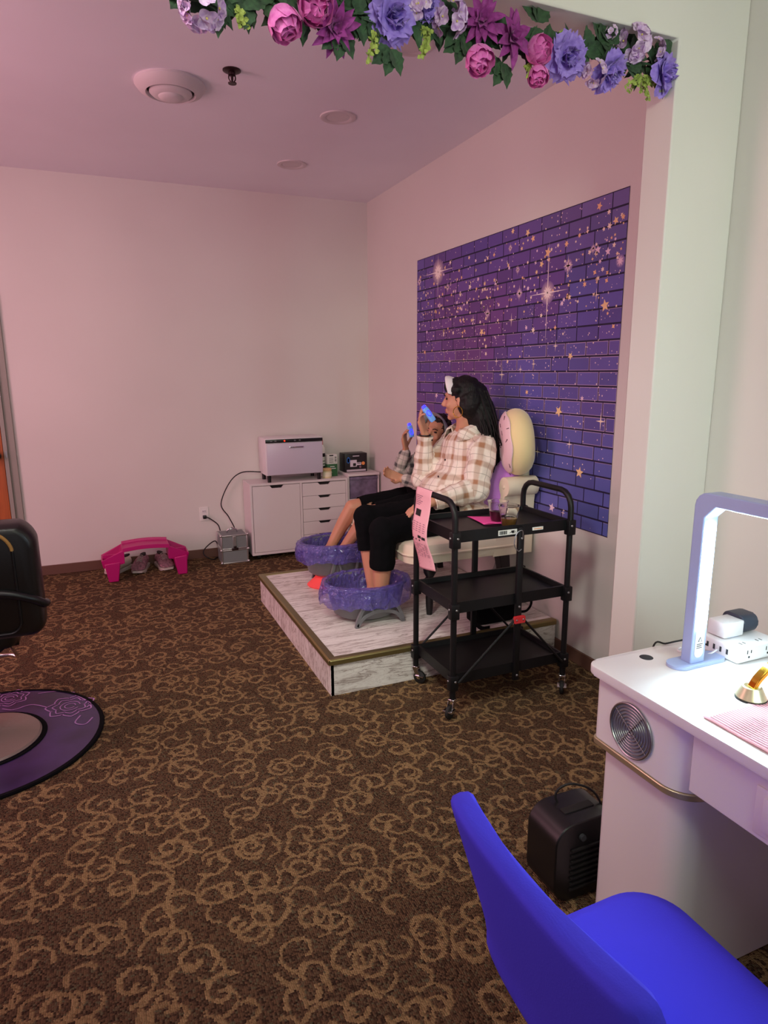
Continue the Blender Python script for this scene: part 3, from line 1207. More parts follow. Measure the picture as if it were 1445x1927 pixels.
mb = MB()
mb.prism([(BX0 + .168 + .015 * math.cos(2 * PI * k / 20), BZ + .072 + .015 * math.sin(2 * PI * k / 20)) for k in range(20)], BY - .001, BY, 'y')
mb.build('orange_badge', MORANGE, b)
mb = MB()
mb.prism([(BX0 + .140 + .010 * math.cos(2 * PI * k / 18), BZ + .042 + .010 * math.sin(2 * PI * k / 18)) for k in range(18)], BY - .001, BY, 'y')
mb.build('purple_badge', mat('mauve_print', (130, 96, 112), 0.6), b)

# aluminium train case and outlet
t = thing('train_case', 'small silver aluminium beauty case on the carpet beside the cabinet', 'case', (0.915, 5.29, 0))
KX0, KX1, KY0, KY1, KZ = .808, 1.022, 5.20, 5.40, .235
mb = MB()
mb.box(KX0 + .003, KX1 - .003, KY0 + .003, KY1 - .003, .003, .112)
mb.build('lower_body', MGREYDOT, t)
mb = MB()
mb.box(KX0 + .003, KX1 - .003, KY0 + .003, KY1 - .003, .120, KZ - .002)
mb.build('lid', MGREYDOT, t)
mb = MB()
e = .012
for z0, z1 in ((0, e), (.104, .116), (.117, .129), (KZ - e, KZ)):
    mb.box(KX0, KX1, KY0, KY0 + e, z0, z1)
    mb.box(KX0, KX1, KY1 - e, KY1, z0, z1)
    mb.box(KX0, KX0 + e, KY0, KY1, z0, z1)
    mb.box(KX1 - e, KX1, KY0, KY1, z0, z1)
for x in (KX0, KX1 - e):
    for y in (KY0, KY1 - e):
        mb.box(x, x + e, y, y + e, 0, KZ)
mb.build('edge_frame', MALU, t, bevel=0.003)
mb = MB()
mb.box(.902, .928, KY0 - .004, KY0 + .004, .135, KZ - .01)
mb.build('lid_strap', MALU, t, bevel=0.002)
mb = MB()
mb.box(.890, .942, KY0 - .009, KY0, .110, .130, 0.004)
mb.box(.905, .927, KY0 - .014, KY0, .128, .146, 0.003)
mb.build('latch', MDARKM, t)
mb = MB()
mb.tube(smooth_path([(.875, 5.30, KZ), (.880, 5.295, KZ + .024), (.915, 5.29, KZ + .034), (.950, 5.295, KZ + .024), (.955, 5.30, KZ)], 6), .007, 10)
mb.build('handle', MCHROME, t)
for p in ((KX0, KY0, .011), (KX1, KY0, .011), (KX0, KY0, KZ), (KX1, KY0, KZ), (KX0, KY0, .115), (KX1, KY0, .115)):
    mb = MB()
    mb.sphere(p, .011, 2)
    mb.build('corner_cap', MALU, t)
t = thing('wall_outlet', 'white duplex outlet on the back wall with a black plug', 'outlet', (.73, YB, .368))
o = at(384, 967, y=YB)
ox, oz = o.x, o.z
mb = MB()
mb.prism(rrect(ox - .036, ox + .036, oz - .058, oz + .058, .006), YB - .006, YB, 'y')
mb.build('cover_plate', MPAPER, t, bevel=0.002)
for dz in (.02, -.02):
    mb = MB()
    mb.prism(rrect(ox - .017, ox + .017, oz + dz - .014, oz + dz + .014, .006), YB - .009, YB - .005, 'y')
    so = mb.build('socket', MWHITE2, t)
    mb = MB()
    mb.box(ox - .009, ox - .006, YB - .0096, YB - .008, oz + dz - .002, oz + dz + .008)
    mb.box(ox + .006, ox + .009, YB - .0096, YB - .008, oz + dz - .002, oz + dz + .008)
    mb.build('slots', MINK, so)
t = thing('extension_cord', 'black cord plugged in the outlet and looping behind the silver case', 'cord', (ox, YB - .02, oz - .02))
mb = MB()
mb.box(ox - .014, ox + .014, YB - .040, YB - .010, oz - .036, oz - .008, 0.005)
mb.build('plug', MBLACKP, t)
mb = MB()
mb.tube(smooth_path([(ox + .012, YB - .034, oz - .022), at(395, 976, y=5.44), at(409, 986, y=5.44), (0.842, 5.435, .235), (.85, 5.43, .15), (.83, 5.43, .06), at(405, 1018, y=5.43), at(386, 1032, y=5.40), at(384, 1044, y=5.36), at(400, 1053, y=5.34), (.80, 5.415, .008), (.86, 5.42, .007)], 8), .0045, 8)
mb.build('cable', MHOSE, t)

# ------------------------------------------------------------------ magenta lap table and shoes
t = thing('lap_table', 'magenta plastic child lap table standing by the back wall', 'lap table', (0.22, 5.2, 0))
LX0, LX1, LY0, LY1 = -.045, .505, 5.06, 5.30


def pocket(sx):
    """end bin of the tray with slanting rim and open top"""
    x_in, x_out = (.085, LX0 - .03) if sx < 0 else (.395, LX1 + .04)
    mb = MB()
    zi, zo = .235, .165
    outer = [(x_in, LY0, zi), (x_out, LY0 + .02, zo), (x_out, LY1 - .02, zo), (x_in, LY1, zi)]
    w = .012 * (1 if x_out > x_in else -1)
    inner = [(x_in + w, LY0 + .014, zi), (x_out - w, LY0 + .032, zo), (x_out - w, LY1 - .032, zo), (x_in + w, LY1 - .014, zi)]
    bot = [(x_in + 2.5 * w, LY0 + .025, .15), (x_out - 2 * w, LY0 + .04, .12), (x_out - 2 * w, LY1 - .04, .12), (x_in + 2.5 * w, LY1 - .025, .15)]
    obot = [(x_in, LY0 + .005, .135), (x_out - w, LY0 + .03, .105), (x_out - w, LY1 - .03, .105), (x_in, LY1 - .005, .135)]
    mb.rings([obot, outer, inner, bot], True, True)
    ym = (LY0 + LY1) / 2
    mb.box(min(x_in, x_out) + .012, max(x_in, x_out) - .012, ym - .004, ym + .004, .13, .185)
    return mb


mb = MB()
n = 12
rows = []
for i in range(n + 1):
    x = .075 + .33 * i / n
    z = .232 + .012 * math.sin(PI * i / n)
    rows.append([(x, LY0, z + .018), (x, LY0 + .012, z + .018), (x, LY0 + .016, z), (x, LY1 - .016, z), (x, LY1 - .012, z + .018), (x, LY1, z + .018), (x, LY1, z - .012), (x, LY0, z - .012)])
mb.rings(rows)
mb.build('tray', MPINKP, t, bevel=0.002)
for sx in (-1, 1):
    pocket(sx).build('side_bin', MPINKP, t, smooth=False, bevel=0.003)
for xa, xb, xf in ((-.06, .055, .0), (.43, .53, .49)):
    for ya in (LY0 + .006, LY1 - .07):
        mb = MB()
        xm = (xa + xb) / 2
        mb.rings([[(xm + s_ * .034 + (xf - xm), ya + q * .05 + .006, 0) for s_, q in ((-1, 0), (1, 0), (1, 1), (-1, 1))], [(xa + .004, ya, .14), (xb, ya, .15), (xb, ya + .064, .15), (xa + .004, ya + .064, .14)]])
        mb.build('leg', MPINKP, t, bevel=0.006)


def shoe(name, label, x, y, rz, m_up, L=.245, group='pair of mauve sneakers'):
    t = thing(name, label, 'shoe', (x, y, 0), rz, group)
    # local: toe towards -y
    def outline(z, grow):
        prof = [(-.5, .28), (-.46, .36), (-.36, .44), (-.22, .47), (-.08, .42), (.10, .36), (.28, .37), (.42, .36), (.48, .28), (.5, .12)]
        pts = []
        for a, w in prof:
            pts.append((w * .112 * grow, a * L))
        return pts
    mb = MB()
    rr = []
    for z, g in ((0, 1.0), (.012, 1.08), (.026, 1.06)):
        o = outline(z, g)
        rr.append([(a, b, z + (.010 if b < -.38 * L and z == 0 else 0)) for a, b in o] + [(-a, b, z + (.010 if b < -.38 * L and z == 0 else 0)) for a, b in reversed(o)])
    mb.rings(rr)
    mb.build('sole', MSOLE, t, world=False)
    mb = MB()
    rr = []
    N = 14
    secs = [(-.48, .030, .030, .038), (-.42, .040, .028, .058), (-.30, .045, .027, .074), (-.15, .042, .027, .092), (0.0, .038, .027, .108), (.12, .035, .027, .112), (.25, .034, .027, .104), (.38, .033, .027, .108), (.47, .026, .028, .104)]
    for a, w, z0, z1 in secs:
        ring = []
        for k in range(N):
            an = 2 * PI * k / N
            ca, sa = math.cos(an), math.sin(an)
            ring.append((1.3 * w * (abs(ca) ** .8) * (1 if ca > 0 else -1), a * L, z0 - .004 + (z1 - z0) * (0.5 + 0.5 * sa)))
        rr.append(ring)
    mb.rings(rr)
    mb.build('upper', m_up, t, world=False, sub=1)
    mb = MB()
    for k in range(5):
        yy = (-.20 + .055 * k) * L
        zz = .084 + .0075 * k
        mb.tube(smooth_path([(-.020, yy, zz - .004), (0, yy - .004, zz + .006), (.020, yy, zz - .004)], 4), .0028, 6)
    mb.build('laces', MSOLE, t, world=False)
    mb = MB()
    mb.prism([(.020 * math.cos(2 * PI * k / 18), .30 * L + .050 * math.sin(2 * PI * k / 18)) for k in range(18)], .100, .1105)
    mb.build('opening', MSLOT, t, world=False)
    return t


shoe('sneaker', 'mauve sneaker standing left under the magenta lap table', .205, 5.325, -.30, MSHOE)
shoe('sneaker', 'mauve sneaker standing right under the magenta lap table', .372, 5.325, .22, MSHOE)
shoe('sneaker', 'white sneaker behind the left leg of the magenta lap table', .045, 5.36, -.75, MSHOEW, group=None)

# ------------------------------------------------------------------ cream settee on the platform
def turned_leg(mb, x, y, z0, z1, r):
    h = z1 - z0
    mb.lathe([(r * .45, z0), (r * .55, z0 + .12 * h), (r * .62, z0 + .30 * h), (r * .55, z0 + .40 * h), (r * .95, z0 + .47 * h), (r * 1.02, z0 + .53 * h), (r * .92, z0 + .62 * h), (r * .55, z0 + .66 * h), (r * .95, z0 + .74 * h), (r * 1.05, z0 + .82 * h), (r * .95, z0 + .92 * h), (r * .6, z0 + .96 * h), (r * .9, z1)], (x, y, 0), 20)


t = thing('settee', 'cream upholstered settee with turned black legs on the platform', 'settee', (1.8, 3.45, PZ))
SY0, SY1 = 2.99, 3.98
mb = MB()
pl = rrect(1.42, 2.12, SY0, SY1, .09, 8)
mb.rings([[(a, b, z) for a, b in [(1.77 + (p[0] - 1.77) * k, 3.485 + (p[1] - 3.485) * k2) for p in pl]] for z, k, k2 in ((.505, .93, .95), (.512, .985, .99), (.55, 1.0, 1.0), (.59, 1.0, 1.0), (.612, .985, .99), (.622, .94, .955))])
mb.build('seat', MCREAM, t)
mb = MB()
mb.tube([(p[0], p[1], .560) for p in rrect(1.416, 2.124, SY0 - .003, SY1 + .003, .09, 8)], .006, 8, closed=True)
mb.build('piping', MCREAM, t)
mb = MB()
mb.rings([[(x, y0 + (SY1 - .02 - y0) * k / 10, z0 + .02 * math.sin(PI * k / 10)) for k in range(11)] + [(x, SY1 - .02 - (SY1 - .02 - y0) * k / 10, .5) for k in range(11)] for x, z0, y0 in ((2.07, .95, SY0 + .06), (2.085, 1.0, SY0 + .05), (2.11, 1.03, SY0 + .045), (2.145, 1.035, SY0 + .045), (2.175, 1.02, SY0 + .05), (2.186, .97, SY0 + .06))])
mb.build('backrest', MCREAM, t, angle=60)
for sg, yy in ((1, SY0), (-1, SY1)):
    mb = MB()
    rr = []
    for x, g in ((1.985, .9), (1.995, 1.0), (2.05, 1.0), (2.165, 1.0), (2.18, .94)):
        ring = []
        prof = [(.002, .505), (.000, .65), (-.002, .80), (-.008, .838)]
        prof += [(.006 + .054 * math.cos(math.radians(q)), .888 + .054 * math.sin(math.radians(q))) for q in range(232, -36, -22)]
        prof += [(.044, .84), (.042, .80), (.046, .65), (.052, .505)]
        for py_, pz in prof:
            ring.append((x - (.06 * max(0, .85 - pz) / .35 if x < 2.0 else 0), yy + sg * (py_ * g), pz))
        rr.append(ring)
    mb.rings(rr)
    mb.build('armrest', MCREAM, t, angle=50)
    mb = MB()
    mb.sphere((1.984, yy + sg * .006, .888), .012, 2, (0.5, 1, 1))
    mb.build('arm_button', MCREAM, t)
for x, y in ((1.60, 3.115), (1.60, 3.86)):
    mb = MB()
    turned_leg(mb, x, y, PZ, .508, .036)
    mb.build('leg', MBLACKP, t)
for x, y in ((2.03, 3.07), (2.03, 3.90)):
    mb = MB()
    mb.rings([[(x + dx * w + .05 * k, y + dy * w, z) for dx, dy in ((-1, -1), (1, -1), (1, 1), (-1, 1))] for z, w, k in ((PZ, .020, 1), (.508, .034, 0))])
    mb.build('leg', MBLACKP, t, bevel=0.004)

t = thing('plastic_bag', 'crumpled pale plastic bag standing under the rear of the settee', 'bag', (2.09, 3.16, PZ))
mb = MB()
mb.grid(lambda u, v: V((2.09, 3.16, PZ + .002)) + V(((.055 + .012 * noise.noise(V((9 * u, 7 * v, 1)))) * math.cos(2 * PI * u) * math.sin(PI * (.04 + .94 * v)) ** .5, (.05 + .012 * noise.noise(V((8 * u, 9 * v, 4)))) * math.sin(2 * PI * u) * math.sin(PI * (.04 + .94 * v)) ** .5, .26 * v)), 36, 24)
bmesh.ops.remove_doubles(mb.bm, verts=mb.bm.verts, dist=1e-4)
mb.build('film', crinkle_mat('pale_plastic_film', (206, 202, 206), 0.8), t, angle=180)

# ------------------------------------------------------------------ pillows
t = thing('donut_cushion', 'big round yellow and pink doughnut cushion with stitched sprinkles against the mural', 'cushion', (2.09, 3.04, .94))
dc = V((2.085, 3.035, 1.125))
DM = Matrix.Translation(dc) @ Matrix.Rotation(math.radians(-25), 4, 'Z') @ Matrix.Rotation(math.radians(-5), 4, 'Y')


def torus(mb, R, r, sx, a0, a1, nu=44, nv=20, wav=0.0, grow=0.0):
    """ring about the local x axis; tube angle runs a0..a1 (0 = outward, 90 = towards -x)"""
    def fn(u, v):
        th = 2 * PI * u
        ph = a0 + (a1 - a0) * v
        if wav and (v == 0 or v == 1):
            ph += wav * math.sin(7 * th + 1) * (1 if v == 0 else -1)
        rr = R + (r + grow) * math.cos(ph)
        return DM @ V((-(r * sx + grow) * math.sin(ph), rr * math.cos(th), rr * math.sin(th)))
    mb.grid(fn, nu, nv)
    bmesh.ops.remove_doubles(mb.bm, verts=mb.bm.verts, dist=1e-5)


mb = MB()
torus(mb, .100, .083, .95, 0, 2 * PI)
mb.build('dough', MDOUGH, t)
mb = MB()
torus(mb, .100, .083, .95, math.radians(38), math.radians(165), wav=.05, grow=.005)
mb.build('icing', MICING, t, solid=0.004)
mb = MB()
r_ = random.Random(5)
for k in range(46):
    th, ph = r_.random() * 2 * PI, math.radians(r_.uniform(32, 150))
    rr = .100 + .090 * math.cos(ph)
    p = V((-.0865 * math.sin(ph), rr * math.cos(th), rr * math.sin(th)))
    d = V((0, -math.sin(th), math.cos(th))) * r_.uniform(-1, 1) + V((-.5 * math.cos(ph), -math.sin(ph) * math.cos(th), -math.sin(ph) * math.sin(th))) * r_.uniform(-1, 1)
    d.normalize()
    d *= .012
    mb.tube([DM @ (p - d), DM @ (p + d)], .0022, 6)
mb.build('sprinkles', MSPRK, t)
t = thing('lilac_pillow', 'lilac pleated pillow wedged behind the woman against the settee arm', 'pillow', (2.03, 3.10, .66))
mb = MB()
PMX = Matrix.Translation((2.020, 3.095, .835)) @ Matrix.Rotation(math.radians(22), 4, 'Y') @ Matrix.Rotation(math.radians(4), 4, 'Z')


def pil(u, v):
    a = 2 * PI * u
    b = PI * (v - .5)
    ca, sa = math.cos(a), math.sin(a)
    f = lambda q, e: (abs(q) ** e) * (1 if q >= 0 else -1)
    x = .052 * f(math.cos(b), .6) * f(ca, .9)
    y = .085 * f(math.cos(b), .45) * f(sa, .5)
    z = .195 * f(math.sin(b), .45)
    k = 1 + .045 * math.sin(z * 150)
    return PMX @ V((x * k, y, z))


mb.grid(pil, 40, 48)
bmesh.ops.remove_doubles(mb.bm, verts=mb.bm.verts, dist=1e-5)
mb.build('cover', MLILAC, t)

# ------------------------------------------------------------------ foot basins


def ribbon(mb, pts, w, th, nrm):
    """flat strap: width w in the plane of the path, thickness th along nrm"""
    pts = [V(p) for p in pts]
    nrm = V(nrm).normalized()
    rr = []
    for i, p in enumerate(pts):
        d = (pts[min(i + 1, len(pts) - 1)] - pts[max(i - 1, 0)]).normalized()
        s_ = d.cross(nrm).normalized()
        rr.append([p + s_ * w / 2 + nrm * th / 2, p - s_ * w / 2 + nrm * th / 2, p - s_ * w / 2 - nrm * th / 2, p + s_ * w / 2 - nrm * th / 2])
    mb.rings(rr)


def basin(label, cx, cy, zb, zr, seed, coral=False, A=.235, B=.185):
    t = thing('foot_basin', label, 'foot bath', (cx, cy, PZ), 0, 'lined foot basins')
    h = zr - zb
    mb = MB()
    mb.lathe([(.66, zb), (.78, zb + .02), (.86, zb + .45 * h), (.87, zb + .46 * h), (.93, zr - .02), (1.0, zr - .012), (1.0, zr), (.92, zr), (.84, zb + .45 * h), (.72, zb + .03), (.3, zb + .025), (0, zb + .025)], (cx, cy, 0), 56, A, B)
    mb.build('tub', MGREYP, t)
    rd = random.Random(seed)
    mb = MB()
    zw = zr - .115

    def fn(u, v):
        a = 2 * PI * u
        rag = .5 + .5 * noise.noise(V((3 * math.cos(a), 3 * math.sin(a), seed)))
        prof = [(.72, zw - .01), (.80, zw + .02), (.86, zw + .065), (.90, zr - .012), (.955, zr + .012), (1.035, zr + .008), (1.075, zr - .020), (1.09, zr - .045), (1.10, zr - .062 - .03 * rag), (1.085, zr - .075 - .055 * rag)]
        f = v * (len(prof) - 1)
        i = min(int(f), len(prof) - 2)
        k = f - i
        r = prof[i][0] * (1 - k) + prof[i + 1][0] * k
        z = prof[i][1] * (1 - k) + prof[i + 1][1] * k
        q = V((math.cos(a) * r * 6, math.sin(a) * r * 6, z * 30 + seed))
        dsp = .034 * noise.noise(q * .8) + .010 * noise.noise(q * 2.7) + (.012 * math.sin(31 * a + 4 * z * 40) if v < .4 else 0)
        dsp += .026 * noise.noise(V((a * 11, v * 2.2, seed * 3))) + .012 * noise.noise(V((a * 26, v * 4, seed)))
        dsp += .030 * (.25 - abs(noise.noise(q * 1.7 + V((2, 7, 1))))) + .016 * (.2 - abs(noise.noise(q * 4.1)))
        r += dsp * (1.0 if v > .5 else .7) + (.02 if v > .55 else 0)
        return V((cx + A * r * math.cos(a), cy + B * r * math.sin(a), z + .006 * noise.noise(q * 1.4 + V((5, 0, 0)))))
    mb.grid(fn, 230, 48)
    bmesh.ops.remove_doubles(mb.bm, verts=mb.bm.verts, dist=1e-6)
    o = mb.build('plastic_liner', MLINER, t, angle=180, recalc=False)
    mb = MB()
    mb.lathe([(0, zw), (.74, zw)], (cx, cy, 0), 48, A, B, close=False)
    mb.build('water', mat('bath_water', (90, 88, 130), 0.06), t)
    for sg in (-1, 1):
        mb = MB()
        y = cy + sg * (B * .80)
        n = (0, 1, 0)
        x0, x1 = cx - .120, cx + .150
        zt = zb + .60 * h
        yo = sg * .018
        out = smooth_path([(x0, y + yo, PZ), (x0 + .010, y + yo, PZ + .045), (x0 + .045, y + yo, zt - .02), (x0 + .085, y + yo, zt + .03)], 5)
        ribbon(mb, out, .020, .016, n)
        out = smooth_path([(x1, y + yo, PZ), (x1 - .012, y + yo, PZ + .045), (x1 - .045, y + yo, zt - .02), (x1 - .085, y + yo, zt + .03)], 5)
        ribbon(mb, out, .020, .016, n)
        arch = smooth_path([(x0 + .004, y + yo, PZ + .006), (x0 + .040, y + yo, PZ + .052), (x0 + .095, y + yo, PZ + .074), ((x0 + x1) / 2, y + yo, PZ + .078), (x1 - .095, y + yo, PZ + .074), (x1 - .040, y + yo, PZ + .052), (x1 - .004, y + yo, PZ + .006)], 5)
        ribbon(mb, arch, .020, .016, n)
        for q0, q1 in (((x0 + .070, zt - .002), (x0 + .095, PZ + .078)), ((x1 - .070, zt - .002), (x1 - .095, PZ + .078))):
            ribbon(mb, [(q0[0], y + yo, q0[1]), ((q0[0] + q1[0]) / 2, y + yo, (q0[1] + q1[1]) / 2), (q1[0], y + yo, q1[1])], .013, .014, n)
        mb.build('folding_leg', MGREYP, t, bevel=0.002)
    if coral:
        mb = MB()
        mb.lathe([(.86, PZ), (.90, PZ + .008), (.66, PZ + .045), (.58, zb - .015), (.66, zb + .004), (.3, zb + .004)], (cx - .045, cy, 0), 40, A * .72, B * .8)
        mb.build('coral_foot', MCORAL, t)
    return t


basin('nearer foot basin with violet plastic liner holding the feet of the woman', 1.275, 3.25, PZ + .018, .385, 1.0)
basin('farther foot basin with violet plastic liner on a coral foot', 1.325, 3.86, .255, .462, 5.0, coral=True, A=.245, B=.175)

# ------------------------------------------------------------------ people


def frame(d, n):
    d = V(d).normalized()
    n = V(n)
    n = (n - d * n.dot(d)).normalized()
    return d, n, d.cross(n)


def hand(pr, wrist, d, n, thumb, curl=(25, 40, 35), k=1.0, spread=5, curls=None):
    """palm and five fingers. d: towards the knuckles, n: the way the palm faces, thumb: +1/-1 side"""
    d, n, s = frame(d, n)
    s = s * thumb
    wrist = V(wrist)
    kn = wrist + d * .085 * k
    for q in (-.024, -.008, .008, .024):
        pr.append(('c', wrist + s * q * .75 * k, kn + s * q * k, .0150 * k, .0135 * k))
    L = (.038, .044, .042, .033)
    for i, q in enumerate((.027, .009, -.009, -.027)):
        p = kn + s * q * k
        dd = (Matrix.Rotation(math.radians(-spread * q / .027) * thumb, 3, n) @ d)
        cu = curls[i] if curls else curl
        ax = dd.cross(n)
        r = (.0098, .0100, .0098, .0088)[i] * k
        for j, f in enumerate((1.0, .72, .55)):
            dd = Matrix.Rotation(math.radians(cu[j]), 3, ax) @ dd
            e = p + dd * L[i] * f * k
            pr.append(('c', p, e, r, r * .93))
            p, r = e, r * .93
    p = wrist + d * .022 * k + s * .024 * k
    td = (d * .62 + s * .72 + n * .35).normalized()
    e = p + td * .042 * k
    pr.append(('c', p, e, .0145 * k, .0112 * k))
    td2 = (d * .80 + s * .15 + n * .58).normalized()
    f = e + td2 * .034 * k
    pr.append(('c', e, f, .0108 * k, .0098 * k))
    pr.append(('c', f, f + (td2 + n * .3).normalized() * .022 * k, .0098 * k, .0080 * k))


def head(pr, c, face, tilt=0.0, k=1.0):
    """head centred on c looking along face; returns the local frame (right, forward, up)"""
    f = V(face).normalized()
    r = f.cross(V((0, 0, 1))).normalized()
    u = r.cross(f).normalized()
    if tilt:
        R = Matrix.Rotation(tilt, 3, f)
        r, u = R @ r, R @ u
    M = Matrix((r, f, u)).transposed()

    def P(x, y, z):
        return V(c) + M @ (V((x, y, z)) * k)

    def E(x, y, z, a, b, h):
        pr.append(('e', P(x, y, z), (a * k, b * k, h * k), M))
    E(0, -.012, .030, .073, .092, .085)      # skull
    E(0, .020, -.020, .063, .066, .080)      # face
    E(0, .035, -.070, .046, .042, .040)      # jaw
    E(0, .064, -.098, .020, .018, .017)      # chin
    E(0, .075, .028, .046, .014, .014)       # brow
    for s in (-1, 1):
        E(s * .036, .060, -.028, .023, .020, .020)   # cheek
        E(s * .075, -.010, -.012, .009, .018, .030)  # ear
    pr.append(('c', P(0, .082, .016), P(0, .103, -.024), .0085 * k, .0125 * k))   # nose
    for s in (-1, 1):
        E(s * .011, .094, -.030, .0085, .010, .008)
    E(0, .083, -.056, .021, .011, .007)      # upper lip
    E(0, .080, -.069, .018, .011, .007)      # lower lip
    return M, P


def facial(root_, P, M, k=1.0):
    for s in (-1, 1):
        mb = MB()
        mb.sphere(P(s * .031, .0735, .008), .0115 * k, 2, (1.15, .55, .55), M)
        mb.build('eye', MEYE, root_)
        mb = MB()
        mb.tube([P(s * .014, .088, .026), P(s * .030, .088, .032), P(s * .048, .077, .026)], [.0035 * k, .004 * k, .0022 * k], 6)
        mb.build('eyebrow', MHAIR, root_)
    mb = MB()
    mb.sphere(P(0, .0885, -.0555), .010 * k, 2, (1.9, .65, .55), M)
    mb.sphere(P(0, .0865, -.0690), .010 * k, 2, (1.7, .65, .65), M)
    mb.build('lips', MLIP, root_)


# ---- woman
wo = thing('person', 'woman in a tan plaid shirt and black leggings seated nearer the camera', 'person', (1.93, 3.30, .62))
pr = []
hc = V((1.885, 3.305, 1.350))
M1, P1 = head(pr, hc, (-.74, .67, -.06), 0.0, 1.0)
neck = V((1.925, 3.315, 1.17))
pr.append(('c', neck, P1(0, -.030, -.06), .058, .054))
pr.append(('e', (1.935, 3.32, 1.02), (.105, .165, .17), None))
pr.append(('e', (1.90, 3.31, .83), (.15, .175, .15), None))
pr.append(('e', (1.93, 3.31, .71), (.13, .185, .095), None))
LS, RS = V((1.945, 3.155, 1.085)), V((1.935, 3.49, 1.085))
for s in (LS, RS):
    pr.append(('c', neck, s, .052, .058))
LE, LWr = V((1.855, 3.075, .875)), V((1.60, 3.115, .815))
RE, RWr = V((1.745, 3.50, .880)), V((1.745, 3.475, 1.145))
pr += [('c', LS, LE, .055, .044), ('c', LE, LWr, .043, .028), ('c', RS, RE, .055, .044), ('c', RE, RWr, .042, .027)]
hand(pr, LWr, (-1, .18, -.32), (.05, .1, -1), 1, (14, 22, 18))
hand(pr, RWr, (-.34, -.02, 1), (.62, -.74, .12), 1, (20, 42, 40), curls=[(6, 24, 30), (10, 28, 30), (16, 32, 30), (24, 36, 32)])
LH, LK, LA = V((1.95, 3.20, .712)), V((1.335, 3.135, .675)), V((1.335, 3.185, .275))
RH, RK, RA = V((1.95, 3.41, .712)), V((1.345, 3.40, .690)), V((1.355, 3.325, .275))
for h_, k_, a_ in ((LH, LK, LA), (RH, RK, RA)):
    pr.append(('c', h_, k_, .082, .060))
    mid = k_.lerp(a_, .35)
    pr += [('c', k_, mid, .058, .058), ('c', mid, a_, .058, .036), ('c', a_, a_ + V((.035, 0, -.018)), .036, .03)]
    toe = a_ + V((-.17, .005, -.022))
    pr.append(('c', a_, a_ + V((-.10, .002, -.005)), .036, .033))
    pr.append(('c', a_ + V((-.10, .002, -.008)), toe, .032, .020))
    for q in range(5):
        b0 = toe + V((.01 + .006 * q, (q - 2) * .017, -.002))
        pr.append(('c', b0, b0 + V((-.032 + .003 * q, 0, 0)), .0105 - .0006 * q, .009 - .0006 * q))
blob('body', pr, .0055, MSKIN, wo, smooth=3)
facial(wo, P1, M1)
# leggings
pr = [('e', (1.93, 3.31, .725), (.145, .200, .108), None)]
for h_, k_, a_, f in ((LH, LK, LA, .49), (RH, RK, RA, .40)):
    pr.append(('c', h_, h_.lerp(k_, .5), .096, .084))
    pr.append(('c', h_.lerp(k_, .5), k_, .084, .074))
    hem = k_.lerp(a_, f)
    pr.append(('c', k_, hem, .074, .070))
    pr.append(('e', k_ + V((-.005, 0, .012)), (.072, .070, .070), None))
# flat hems: trimmed after growing
lg = blob('leggings', pr, .007, MBLACKF, wo, smooth=5, ripple=.006, rscale=.07)


def trim_below(o, pts):
    """cut a garment open: drop what lies past each plane (point, normal, reach)"""
    me = o.data
    off = root_loc(o)
    b = bmesh.new()
    b.from_mesh(me)
    for co, no, reach in pts:
        co, no = V(co) - off, V(no)
        g = [f for f in b.faces if (f.calc_center_median() - co).length < reach]
        gg = list({v for f in g for v in f.verts} | {e for f in g for e in f.edges} | set(g))
        bmesh.ops.bisect_plane(b, geom=gg, plane_co=co, plane_no=no, clear_outer=True)
    b.to_mesh(me)
    b.free()
    me.polygons.foreach_set('use_smooth', [True] * len(me.polygons))


trim_below(lg, [(LK.lerp(LA, .50), (LA - LK).normalized(), .12), (RK.lerp(RA, .41), (RA - RK).normalized(), .12)])
# shirt
cl_t = [(V((1.92, 3.31, .66)), V((1.93, 3.32, 1.10)), .19), (LS, LE, .07), (LE, LWr, .06), (RS, RE, .07), (RE, RWr, .06)]
pr = [('e', (1.930, 3.32, 1.03), (.128, .185, .165), None), ('e', (1.915, 3.32, .90), (.150, .200, .16), None), ('e', (1.84, 3.31, .82), (.185, .195, .150), None), ('e', (1.93, 3.31, .74), (.165, .215, .105), None),
      ('c', neck + V((0, 0, -.035)), LS, .070, .078), ('c', neck + V((0, 0, -.035)), RS, .070, .078),
      ('c', LS, LE, .082, .078), ('c', LE, LE.lerp(LWr, .85), .076, .054), ('c', RS, RE, .080, .072), ('c', RE, RE.lerp(RWr, .86), .066, .047),
      ('c', LE.lerp(LWr, .85), LE.lerp(LWr, .93), .050, .050), ('c', RE.lerp(RWr, .86), RE.lerp(RWr, .95), .046, .048),
      ('c', (1.78, 3.20, .70), (1.74, 3.42, .71), .075, .075), ('c', (1.83, 3.12, .74), (2.0, 3.10, .72), .05, .06)]
sh = blob('plaid_shirt', pr, .007, MPLAID, wo, smooth=5, cloth=cl_t, ripple=.012, rscale=.075)
trim_below(sh, [(RE.lerp(RWr, .965), (RWr - RE).normalized(), .10), (LE.lerp(LWr, .93), (LWr - LE).normalized(), .10)])
mb = MB()   # collar folded round the neck
N = 26


def collar(u, v):
    a = math.radians(35) + (2 * PI - math.radians(70)) * u
    r = (.064, .078, .104, .122)[min(3, int(v * 3 + .01))]
    z = (1.165, 1.216, 1.204, 1.150)[min(3, int(v * 3 + .01))]
    return V((1.925 - r * math.cos(a) * 1.0 + .0, 3.318 + r * math.sin(a) * 1.12, z - .035 * math.cos(a) * 1.0))


